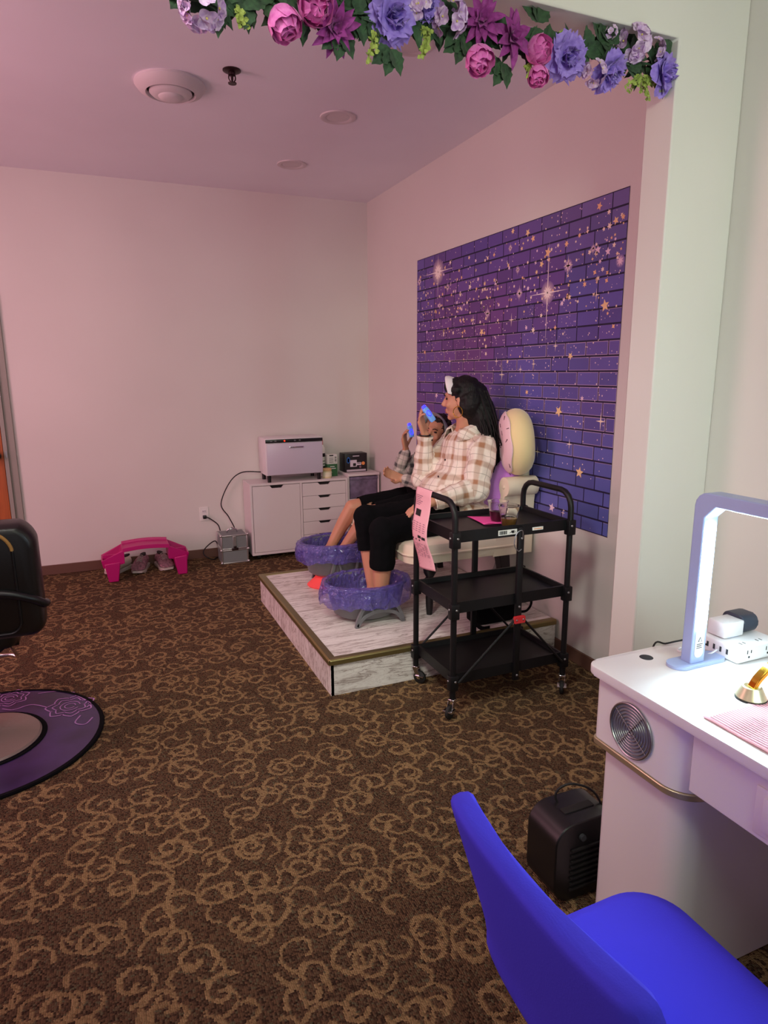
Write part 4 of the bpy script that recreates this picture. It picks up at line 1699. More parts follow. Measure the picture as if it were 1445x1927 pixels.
mb.grid(collar, N, 3)
co = mb.build('collar', MPLAID, wo, solid=0.006)
at_ = co.data.attributes.new('cloth', 'FLOAT_VECTOR', 'POINT')
at_.data.foreach_set('vector', [w for v in co.data.vertices for w in (v.co.y * 1.2, v.co.z * 1.5 + v.co.x, 0)])
mb = MB()
for q in ((1.762, 3.255, 1.02), (1.715, 3.245, .93), (1.655, 3.235, .84)):
    mb.sphere(q, .0065, 2, (.6, 1, 1))
mb.sphere(RE.lerp(RWr, .88) + V((.028, -.040, 0)), .006, 2)
mb.build('buttons', MDARKM, wo)
# dark inner top in the neckline
# hair
pr = [('e', P1(0, -.030, .040), (.086, .094, .092), M1), ('e', P1(0, .030, .075), (.070, .062, .050), M1), ('e', P1(.030, -.055, -.02), (.070, .072, .090), M1), ('e', P1(-.035, -.055, -.02), (.066, .070, .090), M1)]
q = [hc + V((.060, -.030, .02)), hc + V((.100, -.065, -.10)), hc + V((.128, -.085, -.22)), hc + V((.148, -.095, -.33)), hc + V((.165, -.100, -.43))]
rd = [.088, .088, .070, .046, .018]
for i in range(4):
    pr.append(('c', q[i], q[i + 1], rd[i], rd[i + 1]))
    pr.append(('c', q[i] + V((.02, .10, -.01)), q[i + 1] + V((.0, .12, .0)), rd[i] * .9, rd[i + 1] * .9))
    pr.append(('c', q[i] + V((-.010, -.022, 0)), q[i + 1] + V((-.02, -.01, 0)), rd[i] * .62, rd[i + 1] * .55))
for s in (-1, 1):
    pr.append(('c', P1(s * .064, .045, .045), P1(s * .072, .005, .055), .016, .028))
hr = blob('hair', pr, .006, MHAIR, wo, smooth=4, ripple=.005, rscale=.03)
mb = MB()      # loose locks
r_ = random.Random(11)
for k in range(46):
    a = r_.uniform(-.05, .05)
    p0 = hc + V((.055 + r_.uniform(-.02, .05), -.095 + r_.uniform(-.03, .03), r_.uniform(-.06, .05)))
    p2 = hc + V((.135 + a + r_.uniform(-.05, .03), -.165 + r_.uniform(-.02, .05), -.28 - r_.uniform(0, .14)))
    p1 = p0.lerp(p2, .5) + V((r_.uniform(-.01, .02), -.030 + r_.uniform(-.012, .012), r_.uniform(-.01, .01)))
    mb.tube(smooth_path([p0, p1, p2], 6), [.006 * (1 - .7 * i / 12) for i in range(13)], 6)
mb.build('loose_locks', MHAIR, hr)
mb = MB()      # towelling headband over the hair
N = 40
ring = []
for k in range(N + 1):
    a = math.radians(12 + 156 * k / N)
    ring.append((math.cos(a), math.sin(a)))
rr = []
for ca, sa in ring:
    b = P1(.0900 * ca, .040 + .010 * sa, .012 + .112 * sa)
    nrm = (M1 @ V((ca, .12, sa))).normalized()
    fw = (M1 @ V((0, .90, .30))).normalized()
    w = .006 + .026 * max(0, sa)
    rr.append([b + fw * w, b + fw * w * .5 + nrm * .006, b - fw * w * .5 + nrm * .006, b - fw * w, b - nrm * .006])
mb.rings(rr)
mb.build('headband', MHEADB, wo)
ew = P1(-.088, .0, -.066)
el = P1(.088, .0, -.066)
for nm, c_, sg in (('earring', ew, -1), ('earring', el, 1)):
    mb = MB()
    mb.tube([c_ + M1 @ V((0, .026 * math.cos(2 * PI * k / 28), .030 * math.sin(2 * PI * k / 28))) for k in range(28)], .0022, 8, closed=True)
    mb.build(nm, MGOLD2, wo)
mb = MB()
bw_ = RE.lerp(RWr, .985)
d_, n_, s_ = frame(RWr - RE, (1, 0, 0))
mb.tube([bw_ + (n_ * math.cos(2 * PI * k / 24) + s_ * math.sin(2 * PI * k / 24)) * .0325 for k in range(24)], .004, 8, closed=True)
mb.build('bracelet', MBLACKP, wo)


def mister(label, a, b, r, glow_at):
    a, b = V(a), V(b)
    t = thing('hand_mister', label, 'hand-held device', a.lerp(b, .5), 0, 'glowing hand-held misters')
    d, n, s_ = frame(b - a, (0, -1, 0))
    L = (b - a).length
    Mx = Matrix((s_, n, d)).transposed().to_4x4()
    Mx.translation = a
    mb = MB()
    prof = rrect(-r, r, -r * .62, r * .62, r * .5, 5)
    mb.rings([[(x * k, y * k, z) for x, y in prof] for z, k in ((0, .82), (.004, .95), (.012, 1), (L - .012, 1), (L - .004, .94), (L, .8))])
    mb.xform(Mx)
    mb.build('body', MMIST, t)
    mb = MB()
    z0 = glow_at * L
    mb.tube([(.011 * math.cos(2 * PI * k / 24), r * .62 + .001, z0 + .017 * math.sin(2 * PI * k / 24)) for k in range(24)], .0028, 8, closed=True)
    mb.xform(Mx)
    mb.build('glowing_ring', MBLUELED, t)
    mb = MB()
    mb.rings([[(x * k, y * k, z) for x, y in prof] for z, k in ((-.016, .55), (-.013, .66), (-.001, .74))])
    mb.xform(Mx)
    mb.build('nozzle_glow', MBLUELED, t)
    return t


mister('blue glowing hand mister held in the raised hand of the woman', (1.718, 3.428, 1.300), (1.768, 3.410, 1.226), .0185, .42)

# ---- child
ch = thing('person', 'child with a pale headband and grey plaid shirt seated behind the woman', 'person', (1.88, 3.74, .62))
pr = []
hc2 = V((1.930, 3.690, 1.135))
M2, P2 = head(pr, hc2, (-.80, -.58, .02), -.18, .90)
nk2 = V((1.935, 3.730, .995))
pr.append(('c', nk2, P2(0, -.03, -.06), .044, .044))
pr += [('e', (1.935, 3.745, .89), (.085, .125, .13), None), ('e', (1.91, 3.745, .75), (.095, .125, .12), None)]
S1, S2 = V((1.925, 3.615, .945)), V((1.925, 3.865, .945))
E1, W1 = V((1.83, 3.585, .805)), V((1.69, 3.665, .858))
E2, W2 = V((1.755, 3.875, .855)), V((1.790, 3.835, 1.020))
for s in (S1, S2):
    pr.append(('c', nk2 + V((0, 0, -.03)), s, .042, .044))
pr += [('c', S1, E1, .042, .034), ('c', E1, W1, .034, .023), ('c', S2, E2, .042, .034), ('c', E2, W2, .033, .022)]
hand(pr, W1, (-.86, .25, .35), (.25, -.90, .25), -1, (16, 24, 20), k=.84)
hand(pr, W2, (-.20, -.05, 1), (.66, -.74, 0), 1, (16, 34, 34), k=.84)
CH1, CK1, CA1 = V((1.89, 3.66, .715)), V((1.485, 3.715, .650)), V((1.335, 3.81, .40))
CH2, CK2, CA2 = V((1.89, 3.83, .715)), V((1.425, 3.855, .668)), V((1.285, 3.905, .40))
for h_, k_, a_ in ((CH1, CK1, CA1), (CH2, CK2, CA2)):
    mid = k_.lerp(a_, .35)
    pr += [('c', h_, k_, .064, .048), ('c', k_, mid, .046, .045), ('c', mid, a_, .045, .030), ('c', a_, a_ + V((.02, 0, -.02)), .03, .026)]
    toe = a_ + V((-.12, .0, -.03))
    pr.append(('c', a_, toe, .029, .018))
    for q in range(5):
        b0 = toe + V((.008 + .005 * q, (q - 2) * .014, -.002))
        pr.append(('c', b0, b0 + V((-.026 + .003 * q, 0, 0)), .009 - .0005 * q, .008 - .0005 * q))
blob('body', pr, .005, MSKIN2, ch, smooth=3)
facial(ch, P2, M2, .90)
pr = [('e', (1.89, 3.745, .715), (.10, .135, .085), None)]
for h_, k_ in ((CH1, CK1), (CH2, CK2)):
    pr.append(('c', h_, h_.lerp(k_, .88), .078, .062))
sh2 = blob('shorts', pr, .007, MBLACKF, ch, smooth=4, ripple=.004)
trim_below(sh2, [(CH1.lerp(CK1, .90), (CK1 - CH1).normalized(), .09), (CH2.lerp(CK2, .90), (CK2 - CH2).normalized(), .09)])
pr = [('e', (1.915, 3.745, .89), (.098, .128, .125), None), ('e', (1.88, 3.75, .77), (.112, .130, .11), None)]
blob('black_top', pr, .007, MBLACKF, ch, smooth=4, ripple=.005)
pr = [('e', (1.955, 3.745, .89), (.095, .150, .140), None), ('e', (1.945, 3.745, .76), (.100, .155, .12), None), ('c', nk2 + V((.02, 0, -.03)), S1, .05, .060), ('c', nk2 + V((.02, 0, -.03)), S2, .05, .060),
      ('c', S1, E1, .062, .056), ('c', E1, E1.lerp(W1, .82), .054, .042), ('c', S2, E2, .062, .054), ('c', E2, E2.lerp(W2, .80), .052, .042),
      ('c', (1.86, 3.62, .92), (1.80, 3.60, .70), .040, .045), ('c', (1.85, 3.87, .92), (1.80, 3.87, .74), .038, .04)]
blob('plaid_overshirt', pr, .007, MPLAID2, ch, smooth=4, ripple=.010, rscale=.06, cloth=[(V((1.93, 3.745, .70)), V((1.93, 3.745, .95)), .14), (S1, E1, .055), (E1, W1, .045), (S2, E2, .055), (E2, W2, .045)])
pr = [('e', P2(0, -.032, .035), (.078, .084, .084), M2), ('e', P2(0, -.06, -.03), (.070, .058, .09), M2), ('e', P2(0, .010, .078), (.055, .045, .030), M2)]
for s in (-1, 1):
    pr.append(('c', P2(s * .066, .0, .02), P2(s * .074, -.01, -.10), .026, .036))
    pr.append(('c', P2(s * .074, -.01, -.10), P2(s * .085, .02, -.17), .040, .034))
hr2 = blob('hair', pr, .006, MHAIR2, ch, smooth=3, ripple=.012, rscale=.022)
mb = MB()
rr = []
for ca, sa in [(math.cos(math.radians(-25 + 230 * k / 40)), math.sin(math.radians(-25 + 230 * k / 40))) for k in range(41)]:
    b = P2(.096 * ca, .034 + .016 * sa, .012 + .110 * sa)
    nrm = (M2 @ V((ca, .15, sa))).normalized()
    fw = (M2 @ V((0, .85, .35))).normalized()
    w = .034 + .008 * max(0, sa)
    rr.append([b + fw * w, b + fw * w * .5 + nrm * .007, b - fw * w * .5 + nrm * .007, b - fw * w, b - nrm * .006])
mb.rings(rr)
mb.build('headband', MHEADB2, ch)
mister('blue glowing hand mister held up by the child', (1.797, 3.795, 1.172), (1.812, 3.790, 1.100), .0165, .55)

# ------------------------------------------------------------------ black folding cart
t = thing('utility_cart', 'black metal three tier rolling cart parked in front of the platform', 'cart', (1.63, 2.545, 0))
UX0, UX1, UY0, UY1 = 1.33, 1.925, 2.36, 2.73
for x in (UX0, UX1):
    mb = MB()
    rc = .075
    pts = [(x, UY0, .085), (x, UY0, .5), (x, UY0, .97 - rc)]
    pts += [(x, UY0 + rc - rc * math.cos(a), .97 - rc + rc * math.sin(a)) for a in (PI / 8, PI / 4, 3 * PI / 8, PI / 2)]
    pts += [(x, UY1 - rc + rc * math.sin(a), .97 - rc + rc * math.cos(a)) for a in (0, PI / 8, PI / 4, 3 * PI / 8)]
    pts += [(x, UY1, .97 - rc), (x, UY1, .5), (x, UY1, .085)]
    mb.tube(pts, .0135, 14)
    mb.build('end_frame', MBLACKM, t)
for zt in (.845, .530, .200):
    mb = MB()
    zb = zt - .062
    x0, x1, y0, y1 = UX0 + .004, UX1 - .004, UY0 + .004, UY1 - .004
    w = .010
    zf = zt - .022
    mb.rings([[(x0, y0, zt - .05), (x1, y0, zt - .05), (x1, y1, zt - .05), (x0, y1, zt - .05)], [(x0, y0, zt), (x1, y0, zt), (x1, y1, zt), (x0, y1, zt)], [(x0 + w, y0 + w, zt), (x1 - w, y0 + w, zt), (x1 - w, y1 - w, zt), (x0 + w, y1 - w, zt)], [(x0 + w + .004, y0 + w + .004, zf), (x1 - w - .004, y0 + w + .004, zf), (x1 - w - .004, y1 - w - .004, zf), (x0 + w + .004, y1 - w - .004, zf)]])
    for cx in (UX0, UX1):
        for cy in (UY0, UY1):
            mb.box(cx - .020, cx + .020, cy - .018, cy + .018, zb - .010, zt - .002, 0.004)
    sh_ = mb.build('shelf', MBLACKM, t, smooth=True)
    mb = MB()
    for cx, cy, ny in ((UX0 + .004, UY0 - .019, -1), (UX1 - .004, UY0 - .019, -1)):
        mb.sphere((cx, cy, zt - .028), .006, 2, (1, .6, 1))
    for cy in (UY0 + .004, UY1 - .004):
        mb.sphere((UX0 - .021, cy, zt - .028), .006, 2, (.6, 1, 1))
    mb.sphere((1.655, UY0 - .016, zt - .058), .006, 2, (1, .6, 1))
    mb.build('bolts', MSTEEL, sh_)
for y in (UY0 - .004, UY1 + .004):
    mb = MB()
    mb.box(1.641, 1.669, y - .008, y + .008, .115, .835, 0.002)
    mb.build('folding_post', MBLACKM, t)
    for sx, ex in ((1.635, UX0 + .02), (1.675, UX1 - .02)):
        mb = MB()
        yy = y + (.012 if y > 2.5 else -.012)
        mb.tube([(sx, yy, .415), (ex, yy, .165)], .0055, 8)
        mb.build('brace', MBLACKM, t)
mb = MB()
mb.prism(rrect(1.626, 1.684, .396, .430, .006), UY0 - .026, UY0 - .012, 'y')
rc_ = mb.build('red_clip', MRED, t, bevel=0.002)
mb = MB()
for x in (1.638, 1.672):
    mb.sphere((x, UY0 - .026, .413), .0048, 2, (1, .5, 1))
mb.build('rivets', MSTEEL, rc_)
for i, (x, y) in enumerate(((UX0, UY0), (UX1, UY0), (UX0, UY1), (UX1, UY1))):
    mb = MB()
    ang = (.55, .9, 2.2, .4)[i]
    Mc = Matrix.Translation((x, y, 0)) @ Matrix.Rotation(ang, 4, 'Z')
    mb.box(-.016, .016, -.015, .015, .078, .088, 0.002)
    mb.rings([[(a, s_ * .0135, z) for a, z in ((-.016, .080), (.014, .080), (-.012, .026), (-.030, .026))] for s_ in (-1, -.86)])
    mb.rings([[(a, s_ * .0135, z) for a, z in ((-.016, .080), (.014, .080), (-.012, .026), (-.030, .026))] for s_ in (.86, 1)])
    mb.xform(Mc)
    cs = mb.build('caster', MCHROME, t, bevel=0.001)
    mb = MB()
    mb.lathe([(.010, -.010), (.026, -.010), (.0315, -.006), (.0315, .006), (.026, .010), (.010, .010)], (0, 0, 0), 26, axis='y')
    mb.xform(Mc @ Matrix.Translation((-.022, 0, .0325)))
    mb.build('wheel', MRUBBER, cs)
    mb = MB()
    mb.box(-.050, -.005, -.022, .022, .040, .046, 0.002)
    mb.tube([(-.022, -.017, .0325), (-.022, .017, .0325)], .006, 10)
    mb.xform(Mc)
    mb.build('brake', MCHROME, cs)
# stickers and the wire loop on the top shelf
mb = MB()
mb.box(1.545, 1.640, UY0 + .0015, UY0 + .006, .805, .828)
st = mb.build('sticker', MPAPER, t, smooth=False)
mb = MB()
for k in range(6):
    mb.box(1.550 + .0065 * k, 1.554 + .0065 * k + .001 * (k % 2), UY0 + .0008, UY0 + .003, .809, .825)
mb.prism([(1.598, .812), (1.612, .820), (1.606, .823), (1.628, .823), (1.622, .817), (1.634, .818), (1.618, .810), (1.610, .815)], UY0 + .0008, UY0 + .003, 'y')
mb.build('print', MINK, st, smooth=False)
mb = MB()
mb.box(1.722, 1.778, UY0 + .0015, UY0 + .006, .812, .826)
st = mb.build('sticker', MPAPER, t, smooth=False)
mb = MB()
mb.box(1.728, 1.772, UY0 + .0008, UY0 + .003, .817, .820)
mb.build('print', MORANGE, st, smooth=False)
mb = MB()
mb.tube(smooth_path([(1.655, UY0 - .022, .790), (1.648, UY0 - .026, .825), (1.622, UY0 - .024, .815), (1.610, UY0 - .024, .770), (1.630, UY0 - .024, .735), (1.650, UY0 - .022, .740)], 6), .0022, 8)
mb.build('wire_loop', MSTEEL, t)

# paper hung over the left cart handle
t = thing('receipt', 'pink printed paper form hanging over the left handle of the cart', 'paper', (UX0, 2.62, .75))


def paper(u, v):
    y = 2.700 - .150 * u - .045 * max(0, v - .62) * u
    z = .984 - .002 - .37 * v + .05 * (u - .5) * max(0, v - .5)
    x = UX0 - .018 - .012 * math.sin(v * 3.2) - .010 * math.sin(u * 3.0) * v + .055 * max(0, v - .62) ** 1.2 + .006 * math.sin(v * 9)
    if v < .04:
        x = UX0 - .018 + .018 * (1 - v / .04)
        z = .987
    return V((x, y, z))


mb = MB()
mb.grid(paper, 10, 40)
mb.build('sheet', MPAPERPINK, t, solid=0.0008, recalc=True)


def ink(name, rects, mm, lift=.0016):
    mb = MB()
    for u0, u1, v0, v1 in rects:
        n = max(1, int((v1 - v0) / .02))
        for i in range(n):
            a, b = v0 + (v1 - v0) * i / n, v0 + (v1 - v0) * (i + 1) / n
            mb.poly([paper(p, q) + V((-lift, 0, 0)) for p, q in ((u0, a), (u1, a), (u1, b), (u0, b))])
    return mb.build(name, mm, t, smooth=False)


ink('black_blocks', [(.14, .48, .245, .325), (.46, .66, .555, .59), (.70, .90, .565, .60)], MINK)
r_ = random.Random(2)
rects = [(.58, .60 + .0, .16, .16)]
for k in range(6):
    rects.append((.08, .50 - .08 * (k % 3), .075 + .022 * k, .081 + .022 * k))
for k in range(5):
    for q in range(4):
        a = .08 + .22 * q
        rects.append((a, a + .10 + .05 * r_.random(), .40 + .026 * k, .406 + .026 * k))
for k in range(12):
    for q in range(5):
        if r_.random() < .8:
            a = .12 + .165 * q
            rects.append((a, a + .06 + .08 * r_.random(), .66 + .015 * k, .664 + .015 * k))
for k in range(3):
    rects.append((.1, .85, .88 + .03 * k, .883 + .03 * k))
ink('small_print', rects, MINKP)
mb = MB()
for u in (.08, .32, .56):
    p = paper(u, .615) + V((-.0016, 0, 0))
    mb.poly([p + V((0, .006 * math.cos(2 * PI * k / 12), .004 * math.sin(2 * PI * k / 12))) for k in range(12)])
mb.build('printed_dots', MINK, t, smooth=False)
mb = MB()
for v0, v1, u0, u1 in ((.44, .455, .52, .535),):
    pass
mb.bm.free()

ZT = .8235
t = thing('napkin', 'hot pink paper napkin on the top shelf of the cart', 'napkin', (1.56, 2.56, ZT))
mb = MB()
a, b, c, d = at(880, 973, z=ZT), at(911, 989, z=ZT), at(948, 986, z=ZT), at(944, 974, z=ZT)
mb.grid(lambda u, v: a.lerp(d, u).lerp(b.lerp(c, u), v) + V((0, 0, .004 + .006 * math.sin(u * 5) * (1 - u) * v + .004 * v * (1 - v))), 10, 8)
mb.build('upper_fold', MHOTPINK, t, solid=0.001)
mb = MB()
mb.grid(lambda u, v: a.lerp(d, u).lerp(b.lerp(c, u), v) + V((.012 * v, .006, .0015)), 6, 6)
mb.build('lower_fold', MHOTPINK, t, solid=0.001)


def cup(label, px, py, dmat, fill):
    p = at(px, py, z=ZT + .001)
    t = thing('plastic_cup', label, 'cup', p, 0, 'clear plastic cups')
    mb = MB()
    x, y = p.x, p.y
    z0 = p.z + .001
    mb.lathe([(0, z0), (.030, z0), (.0315, z0 + .004), (.0465, z0 + .092), (.0488, z0 + .094), (.0488, z0 + .096), (.0458, z0 + .096), (.0302, z0 + .0045), (0, z0 + .003)], (x, y, 0), 36, close=False)
    mb.build('cup_wall', MCUP, t)
    mb = MB()
    mb.lathe([(0, z0 + .0035), (.0298, z0 + .0048), (.0298 + .0150 * fill / .092, z0 + fill), (0, z0 + fill)], (x, y, 0), 32, close=False)
    mb.build('drink', dmat, t)


cup('clear plastic cup of brown drink at the shelf front', 957, 991, MTEA, .040)
cup('clear plastic cup of dark berry drink standing on the napkin', 936, 981, MBERRY, .050)

# black bag behind the cart on the platform
t = thing('shoulder_bag', 'black bag with a loose strap on the platform behind the cart', 'bag', (1.88, 2.90, PZ))
mb = MB()
mb.rings([[(1.88 + x * k, 2.905 + y * k, z) for x, y in rrect(-.15, .13, -.06, .06, .05, 6)] for z, k in ((PZ + .001, .86), (PZ + .02, 1.0), (PZ + .10, 1.02), (PZ + .135, .9), (PZ + .15, .5))])
mb.build('body', MBLACKF, t, angle=70)
mb = MB()
ribbon(mb, smooth_path([(1.98, 2.85, PZ + .05), (2.05, 2.84, PZ + .045), (2.085, 2.845, PZ + .09), (2.06, 2.87, PZ + .14), (2.0, 2.90, PZ + .15)], 6), .014, .005, (0, 1, .3))
ribbon(mb, smooth_path([(1.74, 2.86, PZ + .12), (1.71, 2.835, PZ + .06), (1.74, 2.80, PZ + .012), (1.79, 2.79, PZ + .008)], 6), .022, .005, (.6, .8, 0))
mb.build('strap', MBLACKF, t)

# ------------------------------------------------------------------ manicure desk
DX0, DX1, DY0, DY1, DZ = 1.108, 1.68, 0.12, 1.27, .762
t = thing('manicure_desk', 'white manicure desk with a round fan grille and gold band at the right', 'desk', (1.4, .7, 0))
mb = MB()
mb.prism(rrect(DX0, DX1, DY0, DY1, .035, 8), DZ - .024, DZ, 'z', bev=0.004)
mb.build('desktop', MDESK, t)


def ped(x0, x1, y0, y1, r):
    """outline rounded on its two front corners only"""
    o = [(x1, y0), (x1, y1)]
    for cx, cy, a0 in ((x0 + .02, y1 - .02, 90),):
        o += [(cx + .02 * math.cos(math.radians(a0 + 90 * k / 5)), cy + .02 * math.sin(math.radians(a0 + 90 * k / 5))) for k in range(6)]
    o += [(x0 + r + r * math.cos(math.radians(180 + 90 * k / 10)), y0 + r + r * math.sin(math.radians(180 + 90 * k / 10))) for k in range(11)]
    return o


for nm, (ya, yb) in (('far', (.945, 1.252)), ('near', (.14, .445))):
    fl = nm == 'near'

    def Q(o):
        return [(x, (ya + yb - y) if fl else y) for x, y in o]
    mb = MB()
    mb.prism(Q(ped(1.132, 1.62, ya, yb, .075)), .557, DZ - .024)
    pd = mb.build('pedestal_head', MDESK, t, bevel=0.002)
    mb = MB()
    mb.prism(Q(ped(1.1285, 1.62, ya - .0035, yb + .0035, .078)), .540, .5565)
    mb.build('gold_band', MGOLD, t, bevel=0.002)
    mb = MB()
    mb.prism(Q(ped(1.165, 1.60, ya + .025, yb - .006, .07)), 0.001, .5355)
    mb.build('pedestal', MDESK, t, bevel=0.002)
    if not fl:
        FC = V((1.1315, 1.118, .640))
        mb = MB()
        mb.lathe([(0, -.0012), (.066, -.0012), (.066, .0)], FC, 40, axis='x')
        mb.build('fan_recess', mat('grey_recess', (134, 138, 148), 0.6), pd)
        mb = MB()
        for rr_ in (.067, .058, .050, .042, .034, .026, .018, .010):
            mb.tube([FC + V((-.004, rr_ * math.cos(2 * PI * k / 40), rr_ * math.sin(2 * PI * k / 40))) for k in range(40)], .0013 if rr_ < .06 else .0032, 8, closed=True)
        for a in (35, 125):
            q = V((0, .064 * math.cos(math.radians(a)), .064 * math.sin(math.radians(a))))
            mb.tube([FC + V((-.0035, 0, 0)) - q, FC + V((-.0035, 0, 0)) + q], .0018, 6)
        mb.build('fan_grille', MSTEEL, pd)
mb = MB()
mb.box(1.136, 1.60, .446, .944, .585, DZ - .024)
mb.build('apron', MDESK, t, bevel=0.002)
mb = MB()
mb.box(1.1315, 1.137, .47, .785, .598, .700, 0.002)
dw = mb.build('drawer', MDESK, t)
mb = MB()
mb.box(1.1270, 1.1320, .50, .765, .612, .684, 0.0015)
mb.build('drawer_panel', MDESK, dw)
mb = MB()
mb.box(1.575, 1.60, .42, .98, .05, .585)
mb.build('back_panel', MDESK, t)
mb = MB()
g_ = at(1216, 1237, z=DZ)
mb.lathe([(0, DZ + .0012), (.015, DZ + .0012), (.017, DZ + .0005), (.0175, DZ)], (g_.x, g_.y, 0), 24, close=False)
mb.build('cable_grommet', MGRILLE, t)

# ------------------------------------------------------------------ arched LED desk lamp
t = thing('led_desk_lamp', 'arched LED lamp shining over the manicure desk', 'lamp', (1.355, 1.152, DZ))
LX = 1.353
LYF = 1.152
mb = MB()
for yc in (LYF, .22):
    mb.prism(rrect(LX - .075, LX + .10, yc - .030, yc + .030, .0295, 10), DZ + .0005, DZ + .008, 'z', bev=0.002)
mb.build('base_plate', MLAMPW, t)
mb = MB()
zt, rr_ = 1.212, .035
out = [(LYF + .016, DZ + .006)] + [(LYF + .016 - rr_ + rr_ * math.cos(a), zt - rr_ + rr_ * math.sin(a)) for a in (0, .4, .8, 1.2, PI / 2)]
out += [(.22 - .016 + rr_ - rr_ * math.sin(a), zt - rr_ + rr_ * math.cos(a)) for a in (0, .4, .8, 1.2, PI / 2)] + [(.22 - .016, DZ + .006)]
inn = [(.22 + .016, DZ + .006), (.22 + .016, zt - .062), (.22 + .046, zt - .032), (LYF - .046, zt - .032), (LYF - .016, zt - .062), (LYF - .016, DZ + .006)]
mb.prism([(a, b) for a, b in out + inn], LX - .024, LX + .024, 'x')
mb.build('arch', MLAMPW, t, bevel=0.003)
mb = MB()
for yc, sg in ((LYF - .0165, -1), (.22 + .0165, 1)):
    mb = MB()
    o = rrect(LX - .0165, LX + .0165, DZ + .098, zt - .078, .016, 8)
    mb.prism(o, yc, yc + sg * .002, 'y')
    mb.build('led_strip', MLED, t)
mb = MB()
mb.prism(rrect(LX - .014, LX + .014, .30, 1.08, .013, 8), zt - .034, zt - .0325, 'z')
mb.build('led_bar', MLED2, t)
mb = MB()
mb.prism(rrect(LX - .015, LX + .015, DZ + .022, DZ + .100, .014, 8), LYF - .0175, LYF - .0162, 'y')
cp = mb.build('control_plate', MWHITE2, t)
mb = MB()
y = LYF - .0185
mb.tube([(LX - .006, y, DZ + .066), (LX + .006, y, DZ + .066), (LX, y, DZ + .077)], .0007, 5, closed=True)
mb.box(LX - .010, LX + .010, y, y + .0006, DZ + .058, DZ + .0592)
mb.box(LX - .010, LX + .006, y, y + .0006, DZ + .053, DZ + .0542)
mb.box(LX - .010, LX + .008, y, y + .0006, DZ + .048, DZ + .0492)
mb.build('warning_symbol', MINK, cp)

# ------------------------------------------------------------------ things on the desk
t = thing('power_strip', 'white block power strip with outlets behind the lamp base', 'power strip', (1.53, 1.18, DZ))
qx0, qx1, qy0, qy1, qz = 1.447, 1.600, 1.095, 1.235, DZ + .044
mb = MB()
mb.box(qx0, qx1, qy0, qy1, DZ + .001, qz, 0.005, 3)
mb.build('housing', MWHITE2, t)
mb = MB()
for x in (1.487, 1.556):
    mb.box(x - .008, x - .0055, qy0 - .0007, qy0 + .001, DZ + .024, DZ + .034)
    mb.box(x + .0055, x + .008, qy0 - .0007, qy0 + .001, DZ + .025, DZ + .033)
    mb.prism([(x + .003 * math.cos(2 * PI * k / 10), DZ + .015 + .003 * math.sin(2 * PI * k / 10)) for k in range(10)], qy0 - .0007, qy0 + .001, 'y')
for x in (1.485, 1.545):
    mb.box(x - .007, x - .004, 1.112, 1.114, qz - .001, qz + .0006)
    mb.box(x - .007, x - .0045, 1.112, 1.122, qz - .001, qz + .0006)
    mb.box(x + .006, x + .0085, 1.112, 1.122, qz - .001, qz + .0006)
mb.build('outlet_slots', MINK, t, smooth=False)
mb = MB()
for y in (1.125, 1.145, 1.165, 1.185):
    mb.box(qx0 - .0007, qx0 + .001, y, y + .006, DZ + .016, DZ + .030)
mb.build('usb_ports', MGRILLE, t, smooth=False)
t = thing('charger', 'white square charger plugged on top of the power strip', 'charger', (1.49, 1.19, qz))
mb = MB()
mb.box(1.460, 1.530, 1.150, 1.205, qz + .003, qz + .045, 0.004)
mb.build('housing', MWHITE2, t)
mb = MB()
mb.box(1.480, 1.520, 1.156, 1.200, qz + .0003, qz + .0035)
mb.build('plug_face', MLAMPW, t)
t = thing('adapter', 'dark rounded power adapter behind the white charger', 'charger', (1.56, 1.19, qz))
mb = MB()
mb.prism(rrect(1.155, 1.225, qz + .001, qz + .050, .018, 8), 1.536, 1.590, 'x', bev=0.004)
mb.build('housing', mat('slate_plastic', (44, 52, 66), 0.4), t)
t = thing('charging_cable', 'dark cable running over the far edge of the desk', 'cord', (1.38, 1.25, DZ))
mb = MB()
mb.tube(smooth_path([(1.345, 1.290, .66), (1.350, 1.277, DZ + .002), (1.375, 1.262, DZ + .006), (1.41, 1.255, DZ + .010), (1.435, 1.235, DZ + .018), (1.444, 1.19, DZ + .020)], 6), .0025, 8)
mb.build('lead', MHOSE, t)
mb = MB()
mb.tube(smooth_path([(1.444, 1.155, DZ + .020), (1.425, 1.165, DZ + .006), (1.395, 1.190, DZ + .003), (1.375, 1.215, DZ + .003), (1.395, 1.230, DZ + .003), (1.43, 1.215, DZ + .004)], 6), .0025, 8)
mb.build('white_lead', MWHITE2, t)
t = thing('hand_rest_stand', 'polished gold curved stand with a flared foot beside the pink towel', 'stand', (1.318, .957, DZ))
mb = MB()
gx, gy = 1.322, .957
mb.lathe([(0, DZ + .0035), (.032, DZ + .0035), (.033, DZ + .006), (.021, DZ + .030), (.017, DZ + .031), (.010, DZ + .026), (0, DZ + .026)], (gx, gy, 0), 32, close=False)
mb.build('foot', MGOLD, t)
mb = MB()
mb.lathe([(0, DZ + .0008), (.034, DZ + .0008), (.034, DZ + .0035), (0, DZ + .0035)], (gx, gy, 0), 32, close=False)
mb.build('rubber_pad', MRUBBER, t)
mb = MB()
ribbon(mb, smooth_path([(gx, gy, DZ + .026), (gx + .012, gy - .004, DZ + .050), (gx + .040, gy - .012, DZ + .078), (gx + .085, gy - .024, DZ + .095), (gx + .14, gy - .038, DZ + .095), (gx + .185, gy - .050, DZ + .075), (gx + .215, gy - .058, DZ + .040), (gx + .222, gy - .060, DZ + .002)], 7), .010, .022, (.25, 1, 0))
mb.build('curved_arm', MGOLD2, t, bevel=0.002)
